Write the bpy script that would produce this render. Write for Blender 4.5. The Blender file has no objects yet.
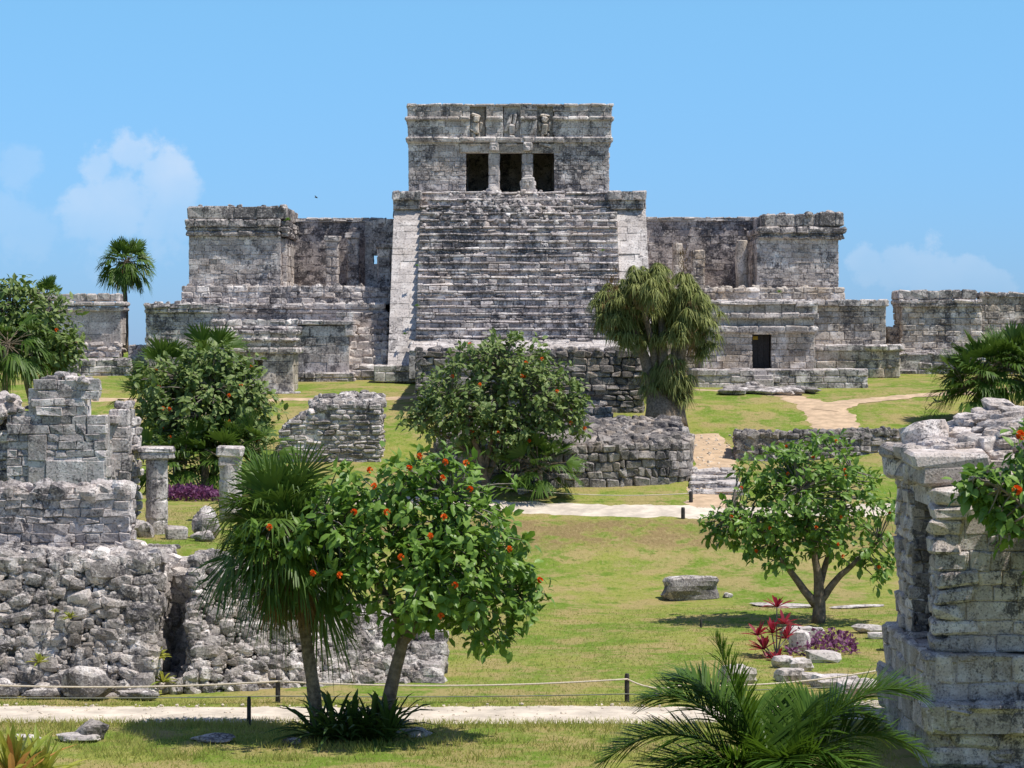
import bpy, math
import numpy as np
from mathutils import Vector

# ------------------------------------------------------------------ camera, sky, sun, exposure
scene = bpy.context.scene
COL = scene.collection
FPX, EYE, HOR = 2400.0, 6.5, 346.0
cam_d = bpy.data.cameras.new('camera'); cam = bpy.data.objects.new('camera', cam_d); COL.objects.link(cam)
cam.location = (0, 0, EYE); cam.rotation_euler = (math.pi/2, 0, 0)
cam_d.sensor_width = 36; cam_d.lens = 36*FPX/1024; cam_d.shift_y = -(384-HOR)/1024
cam_d.clip_start = 0.5; cam_d.clip_end = 20000
scene.camera = cam

SUN = Vector((0.40, -0.17, 0.90)).normalized()
world = bpy.data.worlds.new('World'); scene.world = world; world.use_nodes = True
def build_world():
    nt = world.node_tree; N = nt.nodes; L = nt.links; N.clear()
    out = N.new('ShaderNodeOutputWorld'); bg = N.new('ShaderNodeBackground'); bg.inputs['Strength'].default_value = 0.105
    sky = N.new('ShaderNodeTexSky'); sky.sky_type = 'NISHITA'; sky.sun_disc = False
    sky.sun_elevation = math.asin(SUN.z); sky.sun_rotation = math.atan2(SUN.x, SUN.y)
    sky.air_density = 1.0; sky.dust_density = 0.0; sky.ozone_density = 2.5; sky.altitude = 0
    tint = N.new('ShaderNodeMixRGB'); tint.blend_type = 'MULTIPLY'; tint.inputs[0].default_value = 1
    L.new(sky.outputs[0], tint.inputs[1])
    # clouds far out over the sea
    tc = N.new('ShaderNodeTexCoord'); sx = N.new('ShaderNodeSeparateXYZ'); L.new(tc.outputs['Generated'], sx.inputs[0])
    def M(op, a, b=None, c=None):
        m = N.new('ShaderNodeMath'); m.operation = op
        for i, q in enumerate((a, b, c)):
            if q is None: continue
            if isinstance(q, (int, float)): m.inputs[i].default_value = q
            else: L.new(q, m.inputs[i])
        return m.outputs[0]
    yy = M('MAXIMUM', sx.outputs['Y'], 0.05)
    u = M('DIVIDE', sx.outputs['X'], yy); v = M('DIVIDE', sx.outputs['Z'], yy)
    tl = N.new('ShaderNodeMapRange'); tl.clamp = True; L.new(sx.outputs['Z'], tl.inputs[0]); tl.inputs[1].default_value = 0.0; tl.inputs[2].default_value = .139
    th = N.new('ShaderNodeMapRange'); th.clamp = True; L.new(sx.outputs['Z'], th.inputs[0]); th.inputs[1].default_value = .139; th.inputs[2].default_value = .5
    ta = N.new('ShaderNodeMixRGB'); L.new(tl.outputs[0], ta.inputs[0]); ta.inputs[1].default_value = (.34, .60, 1.29, 1); ta.inputs[2].default_value = (.72, 1.13, 1.41, 1)
    tb = N.new('ShaderNodeMixRGB'); L.new(th.outputs[0], tb.inputs[0]); L.new(ta.outputs[0], tb.inputs[1]); tb.inputs[2].default_value = (1.38, 1.17, 1.18, 1)
    L.new(tb.outputs[0], tint.inputs[2])
    cmb = N.new('ShaderNodeCombineXYZ'); L.new(u, cmb.inputs[0]); L.new(v, cmb.inputs[1])
    nz = N.new('ShaderNodeTexNoise'); nz.inputs['Scale'].default_value = 60; nz.inputs['Detail'].default_value = 8; nz.inputs['Roughness'].default_value = .6
    L.new(cmb.outputs[0], nz.inputs['Vector'])
    nz2 = N.new('ShaderNodeTexNoise'); nz2.inputs['Scale'].default_value = 30; nz2.inputs['Detail'].default_value = 5
    L.new(cmb.outputs[0], nz2.inputs['Vector'])
    total = None
    # cumulus banks as (px, py, r) puffs, overall amount at top / bottom of the bank, softness
    for puffs, ptop, pbot, atop, abot, soft in (
            (((133, 156, 34), (100, 166, 25), (160, 176, 36), (186, 190, 24), (128, 198, 54), (168, 216, 46), (95, 222, 52)), 150, 262, .45, .10, .55),
            (((18, 165, 30), (20, 222, 34), (0, 214, 30), (40, 232, 40)), 160, 262, .14, .10, .6),
            (((868, 262, 22), (900, 260, 30), (935, 268, 36), (968, 276, 34), (996, 284, 18)), 245, 300, .26, .06, .4)):
        dm = None
        for px, py, rr in puffs:
            d = M('ADD', M('POWER', M('MULTIPLY', M('SUBTRACT', u, (px-512)/FPX), FPX/rr), 2), M('POWER', M('MULTIPLY', M('SUBTRACT', v, (HOR-py)/FPX), FPX/rr), 2))
            d = M('SUBTRACT', 1.0, M('SQRT', d)); dm = d if dm is None else M('SMOOTH_MAX', dm, d, .2)
        dm = M('ADD', dm, M('MULTIPLY', M('SUBTRACT', nz.outputs[0], .5), 2.4))
        mr = N.new('ShaderNodeMapRange'); mr.interpolation_type = 'SMOOTHSTEP'; mr.inputs[1].default_value = 0.0; mr.inputs[2].default_value = soft; L.new(dm, mr.inputs[0])
        fd = N.new('ShaderNodeMapRange'); fd.inputs[1].default_value = (HOR-pbot)/FPX; fd.inputs[2].default_value = (HOR-ptop)/FPX; fd.inputs[3].default_value = abot; fd.inputs[4].default_value = atop; L.new(v, fd.inputs[0])
        q = M('MULTIPLY', mr.outputs[0], fd.outputs[0]); total = q if total is None else M('MAXIMUM', total, q)
    total = M('MULTIPLY', total, M('ADD', .0, M('MULTIPLY', nz2.outputs[0], 1.85)))
    mix = N.new('ShaderNodeMixRGB'); L.new(total, mix.inputs[0]); L.new(tint.outputs[0], mix.inputs[1])
    mix.inputs[2].default_value = (7.6, 8.2, 9.3, 1)
    L.new(mix.outputs[0], bg.inputs['Color']); L.new(bg.outputs[0], out.inputs['Surface'])
build_world()
sd = bpy.data.lights.new('sun', 'SUN'); sun = bpy.data.objects.new('sun', sd); COL.objects.link(sun)
sd.energy = 5.0; sd.angle = math.radians(0.53); sd.color = (1.0, 0.95, 0.87)
sun.rotation_euler = (-SUN).to_track_quat('-Z', 'Y').to_euler(); sun.location = (40, -30, 80)
scene.view_settings.view_transform = 'Standard'; scene.view_settings.look = 'None'
scene.view_settings.exposure = 0.0; scene.view_settings.gamma = 1
scene.render.engine = 'CYCLES'
scene.cycles.max_bounces = 6; scene.cycles.transparent_max_bounces = 4

# ------------------------------------------------------------------ helpers
def X(px, Y): return (px-512)*Y/FPX
def Z(py, Y): return EYE-(py-HOR)*Y/FPX
def P(px, py, Y): return np.array([X(px, Y), Y, Z(py, Y)])
def nrm(a):
    a = np.asarray(a, float); l = np.linalg.norm(a, axis=-1, keepdims=True); return a/np.maximum(l, 1e-9)
def RNG(s): return np.random.default_rng(s)

# chamfered block template: 24 vertices, vertex id = corner*3 + axis
SGN = np.array([[(1 if c >> a & 1 else -1) for a in range(3)] for c in range(8)], float)
def _tmpl():
    quads, tris = [], []
    pos = np.array([SGN[c]*.8 + np.eye(3)[a]*SGN[c]*.2 for c in range(8) for a in range(3)])
    def orient(f):
        p = pos[list(f)]; n = np.cross(p[1]-p[0], p[2]-p[0])
        return tuple(f) if np.dot(n, p.mean(0)) > 0 else tuple(reversed(f))
    for a in range(3):
        b, c = (a+1) % 3, (a+2) % 3
        for s in (0, 1):
            cs = [(s << a) | (i << b) | (j << c) for i, j in ((0, 0), (1, 0), (1, 1), (0, 1))]
            quads.append(orient([k*3+a for k in cs]))
            for t in (0, 1):                       # edge along c between +-a and +-b
                c0 = (s << a) | (t << b); c1 = c0 | (1 << c)
                quads.append(orient([c0*3+a, c1*3+a, c1*3+b, c0*3+b]))
    for c in range(8): tris.append(orient([c*3, c*3+1, c*3+2]))
    return np.array(quads), np.array(tris)
BQ, BT = _tmpl()

class MB:
    def __init__(s): s.v = []; s.q = []; s.t = []; s.n = 0
    def add(s, v, quads=None, tris=None):
        v = np.asarray(v, float).reshape(-1, 3)
        if quads is not None and len(quads): s.q.append(np.asarray(quads, np.int64).reshape(-1, 4)+s.n)
        if tris is not None and len(tris): s.t.append(np.asarray(tris, np.int64).reshape(-1, 3)+s.n)
        s.v.append(v); s.n += len(v)
    def inst(s, T, quads=None, tris=None):         # T: (N,K,3) instances of one template
        N, K = T.shape[:2]
        if N == 0: return
        off = (np.arange(N)*K)[:, None, None]
        s.add(T.reshape(-1, 3), None if quads is None else (np.asarray(quads)[None]+off).reshape(-1, 4),
              None if tris is None else (np.asarray(tris)[None]+off).reshape(-1, 3))
    def blocks(s, c, h, R, bev, jit, rng):
        c = np.asarray(c, float).reshape(-1, 3); n = len(c)
        if n == 0: return
        h = np.broadcast_to(np.asarray(h, float), (n, 3)); bev = np.broadcast_to(np.asarray(bev, float), (n,))
        bev = np.minimum(bev, h.min(1)*.7)
        R = np.broadcast_to(np.asarray(R, float), (n, 3, 3))
        J = rng.uniform(-1, 1, (n, 8, 3))*np.asarray(jit, float).reshape(-1, 1, 1)
        E = np.eye(3)
        base = SGN[None]*(h-bev[:, None])[:, None, :]+J            # n,8,3
        loc = base[:, :, None, :]+SGN[None, :, None, :]*E[None, None]*bev[:, None, None, None]
        loc = loc.reshape(n, 24, 3)
        w = np.einsum('nij,nkj->nki', R, loc)+c[:, None, :]
        s.inst(w, BQ, BT)
    def hexa(s, p):                                # 8 points, corner bit order xyz
        p = np.asarray(p, float)
        s.add(p, [(0, 1, 5, 4), (2, 6, 7, 3), (0, 4, 6, 2), (1, 3, 7, 5), (4, 5, 7, 6), (0, 2, 3, 1)])
    def box(s, x0, x1, y0, y1, z0, z1):
        s.hexa([(x, y, z) for z in (z0, z1) for y in (y0, y1) for x in (x0, x1)])
    def tube(s, pts, rad, sides=6, cap=True):
        pts = np.asarray(pts, float); rad = np.broadcast_to(np.asarray(rad, float), (len(pts),))
        t = np.gradient(pts, axis=0); t = nrm(t)
        ref = np.array([0, 1.0, 0]) if abs(t[:, 1].mean()) < .8 else np.array([1.0, 0, 0])
        a = nrm(np.cross(t, ref)); b = np.cross(t, a)
        ang = np.arange(sides)*2*math.pi/sides
        ring = pts[:, None]+rad[:, None, None]*(np.cos(ang)[None, :, None]*a[:, None]+np.sin(ang)[None, :, None]*b[:, None])
        n = len(pts); q = []
        for i in range(n-1):
            for k in range(sides):
                k2 = (k+1) % sides
                q.append((i*sides+k, (i+1)*sides+k, (i+1)*sides+k2, i*sides+k2))
        v = ring.reshape(-1, 3); tr = []
        if cap:
            v = np.vstack([v, pts[-1:], pts[:1]]); e = n*sides
            for k in range(sides):
                k2 = (k+1) % sides
                tr.append(((n-1)*sides+k, e, (n-1)*sides+k2)); tr.append((k, k2, e+1))
        s.add(v, q, tr)
    def lathe(s, c, prof, sides=20, jit=0, rng=None):   # prof: list of (r, z)
        ang = np.arange(sides)*2*math.pi/sides
        v = np.array([[c[0]+r*math.cos(a), c[1]+r*math.sin(a), c[2]+z] for r, z in prof for a in ang])
        if jit: v += rng.normal(0, jit, v.shape)
        n = len(prof)
        q = [(i*sides+k, i*sides+(k+1) % sides, (i+1)*sides+(k+1) % sides, (i+1)*sides+k) for i in range(n-1) for k in range(sides)]
        top = len(v); v = np.vstack([v, [[c[0], c[1], c[2]+prof[-1][1]]]])
        s.add(v, q, [((n-1)*sides+k, (n-1)*sides+(k+1) % sides, top) for k in range(sides)])
    def mesh(s, name, off=(0, 0, 0), smooth=False):
        me = bpy.data.meshes.new(name)
        v = np.vstack(s.v)-np.asarray(off, float)
        q = np.vstack(s.q) if s.q else np.zeros((0, 4), int); t = np.vstack(s.t) if s.t else np.zeros((0, 3), int)
        loops = np.concatenate([q.ravel(), t.ravel()]).astype(np.int32)
        start = np.concatenate([np.arange(len(q))*4, len(q)*4+np.arange(len(t))*3]).astype(np.int32)
        me.vertices.add(len(v)); me.vertices.foreach_set('co', v.astype(np.float32).ravel())
        me.loops.add(len(loops)); me.loops.foreach_set('vertex_index', loops)
        me.polygons.add(len(start)); me.polygons.foreach_set('loop_start', start)
        me.polygons.foreach_set('use_smooth', np.full(len(start), bool(smooth)))
        me.update(calc_edges=True); me.validate()
        return me

BASE = {}
def thing(name, label, cat, base, group=None):
    o = bpy.data.objects.new(name, None); COL.objects.link(o)
    o.location = tuple(float(q) for q in base); o['label'] = label; o['category'] = cat; o.empty_display_size = .3
    if group: o['group'] = group
    BASE[o.name] = np.asarray(base, float); return o
def part(name, mb, mat, parent, label=None, smooth=False):
    b = BASE[parent.name]
    o = bpy.data.objects.new(name, mb.mesh(name, b, smooth)); COL.objects.link(o)
    o.data.materials.append(mat); o.parent = parent; BASE[o.name] = b
    if label: o['label'] = label
    return o
def solo(name, mb, mat, label=None, cat=None, group=None, kind=None, smooth=False, base=None):
    if base is None:
        v = np.vstack(mb.v); base = (v.min(0)+v.max(0))/2; base[2] = v[:, 2].min()
    o = bpy.data.objects.new(name, mb.mesh(name, base, smooth)); COL.objects.link(o)
    o.location = tuple(float(q) for q in base); o.data.materials.append(mat)
    if label: o['label'] = label
    if cat: o['category'] = cat
    if group: o['group'] = group
    if kind: o['kind'] = kind
    BASE[o.name] = np.asarray(base, float); return o

# ------------------------------------------------------------------ materials
def new_mat(name):
    m = bpy.data.materials.new(name); m.use_nodes = True; nt = m.node_tree; nt.nodes.clear()
    return m, nt.nodes, nt.links
def _noise(N, L, vec, scale, detail=5, rough=.6):
    n = N.new('ShaderNodeTexNoise'); n.inputs['Scale'].default_value = scale; n.inputs['Detail'].default_value = detail
    n.inputs['Roughness'].default_value = rough; L.new(vec, n.inputs['Vector']); return n.outputs[0]
def _ramp(N, L, fac, a, b, lo=0., hi=1.):
    m = N.new('ShaderNodeMapRange'); m.interpolation_type = 'SMOOTHSTEP'; m.inputs[1].default_value = a; m.inputs[2].default_value = b
    m.inputs[3].default_value = lo; m.inputs[4].default_value = hi; L.new(fac, m.inputs[0]); return m.outputs[0]
def _mix(N, L, fac, a, b, blend='MIX'):
    m = N.new('ShaderNodeMixRGB'); m.blend_type = blend
    for i, q in enumerate((fac, a, b)):
        if isinstance(q, (int, float)): m.inputs[i].default_value = q
        elif isinstance(q, tuple): m.inputs[i].default_value = q if len(q) == 4 else q+(1,)
        else: L.new(q, m.inputs[i])
    return m.outputs[0]
def stone_mat(name, base=(.475, .418, .388), dark=(.082, .076, .08), light=(.78, .72, .67), ochre=(.36, .27, .18), lichen=.5, pale=.5, och=.25,
              sc=1.0, var=.35, bump=.5):
    m, N, L = new_mat(name)
    out = N.new('ShaderNodeOutputMaterial'); b = N.new('ShaderNodeBsdfPrincipled'); L.new(b.outputs[0], out.inputs[0])
    g = N.new('ShaderNodeNewGeometry'); pos = g.outputs['Position']; isl = g.outputs['Random Per Island']
    mp = N.new('ShaderNodeMapping'); mp.inputs['Scale'].default_value = (1, 1, .38); L.new(pos, mp.inputs[0])
    n1 = _noise(N, L, mp.outputs[0], .55*sc, 6, .65)      # big weather stains, drawn out downwards
    n2 = _noise(N, L, pos, 2.6*sc, 6, .7)
    n3 = _noise(N, L, pos, 14*sc, 4, .7)
    n4 = _noise(N, L, pos, .9*sc, 3, .5)
    mp2 = N.new('ShaderNodeMapping'); mp2.inputs['Location'].default_value = (31, 7, 13); L.new(pos, mp2.inputs[0])
    n5 = _noise(N, L, mp2.outputs[0], 1.5*sc, 5, .65)
    c = _mix(N, L, _ramp(N, L, n5, .47, .62, 0, min(1, pale*1.3)), base, light)
    c = _mix(N, L, _ramp(N, L, n4, .50, .66, 0, och), c, ochre)
    lo = N.new('ShaderNodeMapRange'); lo.inputs[3].default_value = 1-var; lo.inputs[4].default_value = 1+var*.8; L.new(isl, lo.inputs[0])
    c = _mix(N, L, 1.0, c, lo.outputs[0], 'MULTIPLY')
    # black lichen: broad stains broken up by finer growth
    s = N.new('ShaderNodeMath'); s.operation = 'MULTIPLY_ADD'; s.inputs[1].default_value = 1.25; L.new(n2, s.inputs[0]); L.new(n1, s.inputs[2])
    s3 = N.new('ShaderNodeMath'); s3.operation = 'MULTIPLY_ADD'; s3.inputs[1].default_value = .45; L.new(n3, s3.inputs[0]); L.new(s.outputs[0], s3.inputs[2])
    th = 1.53-.32*lichen
    c = _mix(N, L, _ramp(N, L, s3.outputs[0], th-.10, th+.14, 0, .88), c, dark)
    c = _mix(N, L, _ramp(N, L, n3, .53, .63, 0, .62), c, dark)
    c = _mix(N, L, _ramp(N, L, n3, .46, .34, 0, .5), c, light)
    L.new(c, b.inputs['Base Color']); b.inputs['Roughness'].default_value = .93; b.inputs['Specular IOR Level'].default_value = .15
    bp = N.new('ShaderNodeBump'); bp.inputs['Strength'].default_value = bump; bp.inputs['Distance'].default_value = .06
    ad = N.new('ShaderNodeMath'); ad.operation = 'MULTIPLY_ADD'; ad.inputs[1].default_value = .5; L.new(n3, ad.inputs[0]); L.new(n2, ad.inputs[2])
    L.new(ad.outputs[0], bp.inputs['Height']); L.new(bp.outputs[0], b.inputs['Normal'])
    return m
def leaf_mat(name, ca, cb, rough=.45, trans=.25, spec=.4, tcol=None):
    m, N, L = new_mat(name)
    out = N.new('ShaderNodeOutputMaterial'); b = N.new('ShaderNodeBsdfPrincipled'); t = N.new('ShaderNodeBsdfTranslucent'); mx = N.new('ShaderNodeMixShader')
    g = N.new('ShaderNodeNewGeometry'); n = _noise(N, L, g.outputs['Position'], 1.1, 3)
    f = N.new('ShaderNodeMath'); f.operation = 'MULTIPLY_ADD'; f.inputs[1].default_value = .6; L.new(g.outputs['Random Per Island'], f.inputs[0])
    f2 = N.new('ShaderNodeMath'); f2.operation = 'MULTIPLY_ADD'; f2.inputs[1].default_value = 1.2; f2.inputs[2].default_value = -.4; L.new(n, f2.inputs[0]); L.new(f2.outputs[0], f.inputs[2])
    f.use_clamp = True
    c = _mix(N, L, f.outputs[0], ca, cb)
    L.new(c, b.inputs['Base Color']); b.inputs['Roughness'].default_value = rough; b.inputs['Specular IOR Level'].default_value = spec
    tc = tcol or tuple(min(1, q*1.5) for q in cb)
    t.inputs[0].default_value = tc+(1,)
    mx.inputs[0].default_value = trans; L.new(b.outputs[0], mx.inputs[1]); L.new(t.outputs[0], mx.inputs[2]); L.new(mx.outputs[0], out.inputs[0])
    return m
def plain_mat(name, col, rough=.8, nsc=8, var=.3, bump=.3, spec=.2, det=5):
    m, N, L = new_mat(name)
    out = N.new('ShaderNodeOutputMaterial'); b = N.new('ShaderNodeBsdfPrincipled'); L.new(b.outputs[0], out.inputs[0])
    g = N.new('ShaderNodeNewGeometry'); n = _noise(N, L, g.outputs['Position'], nsc, det, .65)
    lo = tuple(q*(1-var) for q in col); hi = tuple(min(1, q*(1+var)) for q in col)
    c = _mix(N, L, _ramp(N, L, n, .3, .7), lo, hi); L.new(c, b.inputs['Base Color'])
    b.inputs['Roughness'].default_value = rough; b.inputs['Specular IOR Level'].default_value = spec
    bp = N.new('ShaderNodeBump'); bp.inputs['Strength'].default_value = bump; bp.inputs['Distance'].default_value = .03
    L.new(n, bp.inputs['Height']); L.new(bp.outputs[0], b.inputs['Normal'])
    return m
def grass_mat():
    m, N, L = new_mat('lawn')
    out = N.new('ShaderNodeOutputMaterial'); b = N.new('ShaderNodeBsdfPrincipled'); L.new(b.outputs[0], out.inputs[0])
    g = N.new('ShaderNodeNewGeometry'); pos = g.outputs['Position']
    a1 = _noise(N, L, pos, .22, 5, .6); a2 = _noise(N, L, pos, 1.3, 5, .7)
    mp = N.new('ShaderNodeMapping'); mp.inputs['Scale'].default_value = (1, .35, 1); L.new(pos, mp.inputs[0])
    a3 = _noise(N, L, mp.outputs[0], 11, 5, .8)
    a4 = _noise(N, L, pos, .55, 4, .65)
    c = _mix(N, L, _ramp(N, L, a1, .43, .57), (.15, .23, .028), (.265, .28, .062))
    c = _mix(N, L, _ramp(N, L, a4, .47, .58, 0, .8), c, (.37, .28, .125))
    c = _mix(N, L, _ramp(N, L, a2, .50, .62, 0, .6), c, (.33, .27, .11))
    c = _mix(N, L, _ramp(N, L, a2, .47, .36, 0, .8), c, (.125, .21, .022))
    sp = N.new('ShaderNodeSeparateXYZ'); L.new(pos, sp.inputs[0])
    ya = _ramp(N, L, sp.outputs[1], 67.6, 69.0); yb = _ramp(N, L, sp.outputs[1], 71.6, 70.8)
    m1 = N.new('ShaderNodeMath'); m1.operation = 'MULTIPLY'; L.new(ya, m1.inputs[0]); L.new(yb, m1.inputs[1])
    m2 = N.new('ShaderNodeMath'); m2.operation = 'MULTIPLY'; L.new(m1.outputs[0], m2.inputs[0]); L.new(_ramp(N, L, a2, .38, .56, .15, .9), m2.inputs[1])
    c = _mix(N, L, m2.outputs[0], c, (.24, .17, .08))         # dry, thinly grassed bank below the upper path
    c = _mix(N, L, _ramp(N, L, a3, .52, .66, 0, .5), c, (.40, .34, .16))
    c = _mix(N, L, _ramp(N, L, a3, .47, .34, 0, .6), c, (.075, .105, .02))
    L.new(c, b.inputs['Base Color']); b.inputs['Roughness'].default_value = .95; b.inputs['Specular IOR Level'].default_value = .1
    bp = N.new('ShaderNodeBump'); bp.inputs['Strength'].default_value = .6; bp.inputs['Distance'].default_value = .06
    L.new(a3, bp.inputs['Height']); L.new(bp.outputs[0], b.inputs['Normal'])
    return m

M_CASTLE = stone_mat('weathered_castle_limestone', lichen=.36, pale=.65, var=.28)
M_CORN = stone_mat('blackened_parapet_limestone', lichen=.80, pale=.4, var=.3)
M_SCREEN = stone_mat('stained_plaster', base=(.40, .35, .335), lichen=.50, pale=.35, var=.10)
M_DARK = stone_mat('blackened_castle_limestone', base=(.45, .395, .375), lichen=.42, pale=.6, var=.42)
M_WARM = stone_mat('warm_limestone', base=(.50, .43, .36), lichen=.26, pale=.5, och=.65, var=.4)
M_PALE = stone_mat('pale_limestone', base=(.49, .44, .41), light=(.70, .645, .605), lichen=.10, pale=.6, och=.15, var=.14)
M_RUIN = stone_mat('grey_ruin_limestone', base=(.48, .425, .40), light=(.76, .70, .66), lichen=.28, pale=.6, sc=1.6, var=.35, och=.2, bump=.7)
M_RUBBLE = stone_mat('rubble_limestone', base=(.42, .375, .345), light=(.72, .665, .625), lichen=.34, pale=.7, sc=2.0, var=.55, och=.22, bump=.8)
M_FRONT = stone_mat('near_ruin_limestone', base=(.57, .495, .45), light=(.80, .735, .69), lichen=.16, pale=.6, sc=2.2, var=.3, och=.35, bump=.8)
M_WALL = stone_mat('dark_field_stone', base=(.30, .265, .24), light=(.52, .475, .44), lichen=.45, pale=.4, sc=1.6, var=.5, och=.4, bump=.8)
M_LAWN = grass_mat()
M_BLADE = leaf_mat('grass_blades', (.165, .255, .032), (.43, .40, .13), rough=.8, trans=.3, spec=.1)
M_PATH = plain_mat('pale_limestone_dust', (.61, .53, .43), .95, 1.6, .24, .5, det=10)
M_DIRT = plain_mat('sandy_dirt', (.52, .38, .25), .95, 2.5, .2, .3)
M_GEIG = leaf_mat('cordia_leaves', (.07, .16, .02), (.25, .39, .07), .42, .28, .4, (.16, .30, .03))
M_GEIG2 = leaf_mat('cordia_leaves_far', (.085, .15, .035), (.27, .33, .11), .5, .22, .3, (.15, .25, .04))
M_FAN = leaf_mat('fan_palm_leaves', (.036, .092, .012), (.13, .215, .030), .5, .28, .4, (.12, .2, .03))
M_DEAD = leaf_mat('dry_palm_leaves', (.16, .10, .045), (.30, .21, .10), .8, .2, .1)
M_PONY = leaf_mat('ponytail_leaves', (.09, .13, .03), (.40, .41, .14), .6, .2, .2, (.2, .24, .06))
M_FEATH = leaf_mat('feather_palm_leaves', (.030, .085, .010), (.115, .20, .024), .42, .30, .25, (.14, .25, .02))
M_STRAP = leaf_mat('strap_leaves', (.03, .07, .015), (.09, .15, .035), .4, .15, .4)
M_CROT = leaf_mat('yellow_green_strap_leaves', (.16, .24, .03), (.42, .40, .07), .45, .25, .3)
M_CROT2 = leaf_mat('rust_strap_leaves', (.45, .16, .05), (.55, .30, .10), .5, .2, .3)
M_RED = leaf_mat('red_cordyline_leaves', (.15, .012, .03), (.40, .04, .07), .4, .3, .4, (.6, .04, .08))
M_PURP = leaf_mat('purple_leaves', (.06, .018, .05), (.22, .07, .17), .5, .2, .3, (.25, .06, .18))
M_FLOW = leaf_mat('orange_flowers', (.75, .10, .012), (.85, .20, .02), .6, .25, .2, (.9, .2, .02))
M_BARK = plain_mat('grey_brown_bark', (.20, .155, .12), .9, 9, .4, .7)
M_TWIG = plain_mat('grey_twigs', (.24, .21, .18), .9, 9, .3, .4)
M_PALMT = plain_mat('palm_trunk_bark', (.21, .165, .12), .9, 14, .45, .8)
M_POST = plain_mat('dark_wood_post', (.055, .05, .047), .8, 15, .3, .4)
M_ROPE = plain_mat('cream_rope', (.62, .54, .42), .9, 30, .15, .4)
M_ROPED = plain_mat('grey_cord', (.20, .21, .17), .9, 30, .2, .3)
M_BLUE = plain_mat('pale_blue_plastic', (.20, .42, .62), .3, 3, .1, 0, .5)
M_SIGN = plain_mat('yellow_paint', (.45, .30, .04), .6, 6, .2, .1)
M_BIRD = plain_mat('dark_feathers', (.03, .03, .03), .7, 6, .2, .1)
M_SEA = plain_mat('turquoise_sea', (.03, .22, .28), .15, .05, .25, .3, .5)

# ------------------------------------------------------------------ terrain
GY = [-200, -60, -8, 0, 6, 22, 40, 61, 66.5, 70.8, 72, 75.5, 79, 83, 88, 92, 97, 100, 104, 108, 122, 140, 160, 400, 20000]
GZ = [4.6, 4.6, 4.7, 4.7, 4.0, 0, 0, 0, .33, 1.25, 1.4, 1.95, 2.6, 3.42, 4.34, 4.81, 5.06, 5.2, 5.6, 6.25, 6.25, 1, -9, -12, -12]
def sstep(a, b, x):
    t = np.clip((x-a)/(b-a), 0, 1); return t*t*(3-2*t)
def Zt(x, y):
    x = np.asarray(x, float); y = np.asarray(y, float)
    z = np.interp(y, GY, GZ)
    pl = 2.45*sstep(-2.3, -6.3, x)*sstep(47.3, 47.9, y)*(1-sstep(66, 74, y))
    z = np.maximum(z, pl)
    z = z+(.035*np.sin(x*.9+y*.31)*np.sin(y*.63-x*.22)+.05*np.sin(x*.23+1)*np.sin(y*.29))*sstep(36, 50, y)*(1-sstep(95, 100, y))
    far = sstep(60, 400, np.abs(x))
    return z*(1-far)+far*np.minimum(z, 1.0)
def build_terrain():
    xs = np.concatenate([-np.geomspace(9000, 34, 30), np.arange(-33.5, 33.6, .4), np.geomspace(34, 9000, 30)])
    ys = np.concatenate([-np.geomspace(4000, 22, 16), np.arange(-20, 34, 2), np.arange(34, 125, .4), np.geomspace(126, 12000, 34)])
    XX, YY = np.meshgrid(xs, ys); V = np.stack([XX, YY, Zt(XX, YY)], -1).reshape(-1, 3)
    nx, ny = len(xs), len(ys)
    i, j = np.meshgrid(np.arange(nx-1), np.arange(ny-1)); a = (j*nx+i).ravel()
    mb = MB(); mb.add(V, np.stack([a, a+1, a+1+nx, a+nx], -1))
    solo('ground', mb, M_LAWN, kind='structure', smooth=True, base=(0, 0, 0))
    mb = MB(); xs = np.linspace(-9000, 9000, 30); ys = np.geomspace(135, 12000, 30)
    XX, YY = np.meshgrid(xs, ys); V = np.stack([XX, YY, np.full_like(XX, -6.)], -1).reshape(-1, 3)
    i, j = np.meshgrid(np.arange(29), np.arange(29)); a = (j*30+i).ravel()
    mb.add(V, np.stack([a, a+1, a+31, a+30], -1)); solo('sea', mb, M_SEA, kind='structure', smooth=True, base=(0, 0, -6))
build_terrain()
def ribbon(name, pts, mat, seed, lift=.022, n=160, edge=.10):
    rng = RNG(seed); pts = np.array([(X(p, Y), Y, w) for p, Y, w in pts], float)
    d = np.concatenate([[0], np.cumsum(np.linalg.norm(np.diff(pts[:, :2], axis=0), axis=1))]); s = np.linspace(0, d[-1], n)
    c = np.stack([np.interp(s, d, pts[:, k]) for k in range(3)], -1)
    for _ in range(6): c[1:-1] = (c[:-2]+2*c[1:-1]+c[2:])/4
    t = nrm(np.gradient(c[:, :2], axis=0)); nn = np.stack([-t[:, 1], t[:, 0]], -1)
    K = 9; rows = []
    je = [np.convolve(rng.normal(0, edge, n+8), np.ones(5)/3, 'same')[4:-4] for _ in (0, 1)]
    for k in range(K):
        f = k/(K-1)*2-1; off = f*c[:, 2]/2+(je[0]*max(0, -f)+je[1]*max(0, f))
        xy = c[:, :2]+nn*off[:, None]; z = Zt(xy[:, 0], xy[:, 1])+lift-(.02 if k in (0, K-1) else 0)
        rows.append(np.column_stack([xy, z]))
    V = np.stack(rows, 1).reshape(-1, 3); mb = MB()
    q = [(i*K+k+1, i*K+k, (i+1)*K+k, (i+1)*K+k+1) for i in range(n-1) for k in range(K-1)]
    mb.add(V, q); return solo(name, mb, mat, kind='structure', smooth=True)
ribbon('path', [(-300, 42.4, 1.9), (-20, 42.35, 1.9), (300, 42.3, 1.9), (640, 42.3, 1.9), (800, 42.6, 1.9), (1060, 43.6, 2.0), (1400, 46, 2)], M_PATH, 1, n=500, edge=.06)
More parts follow.
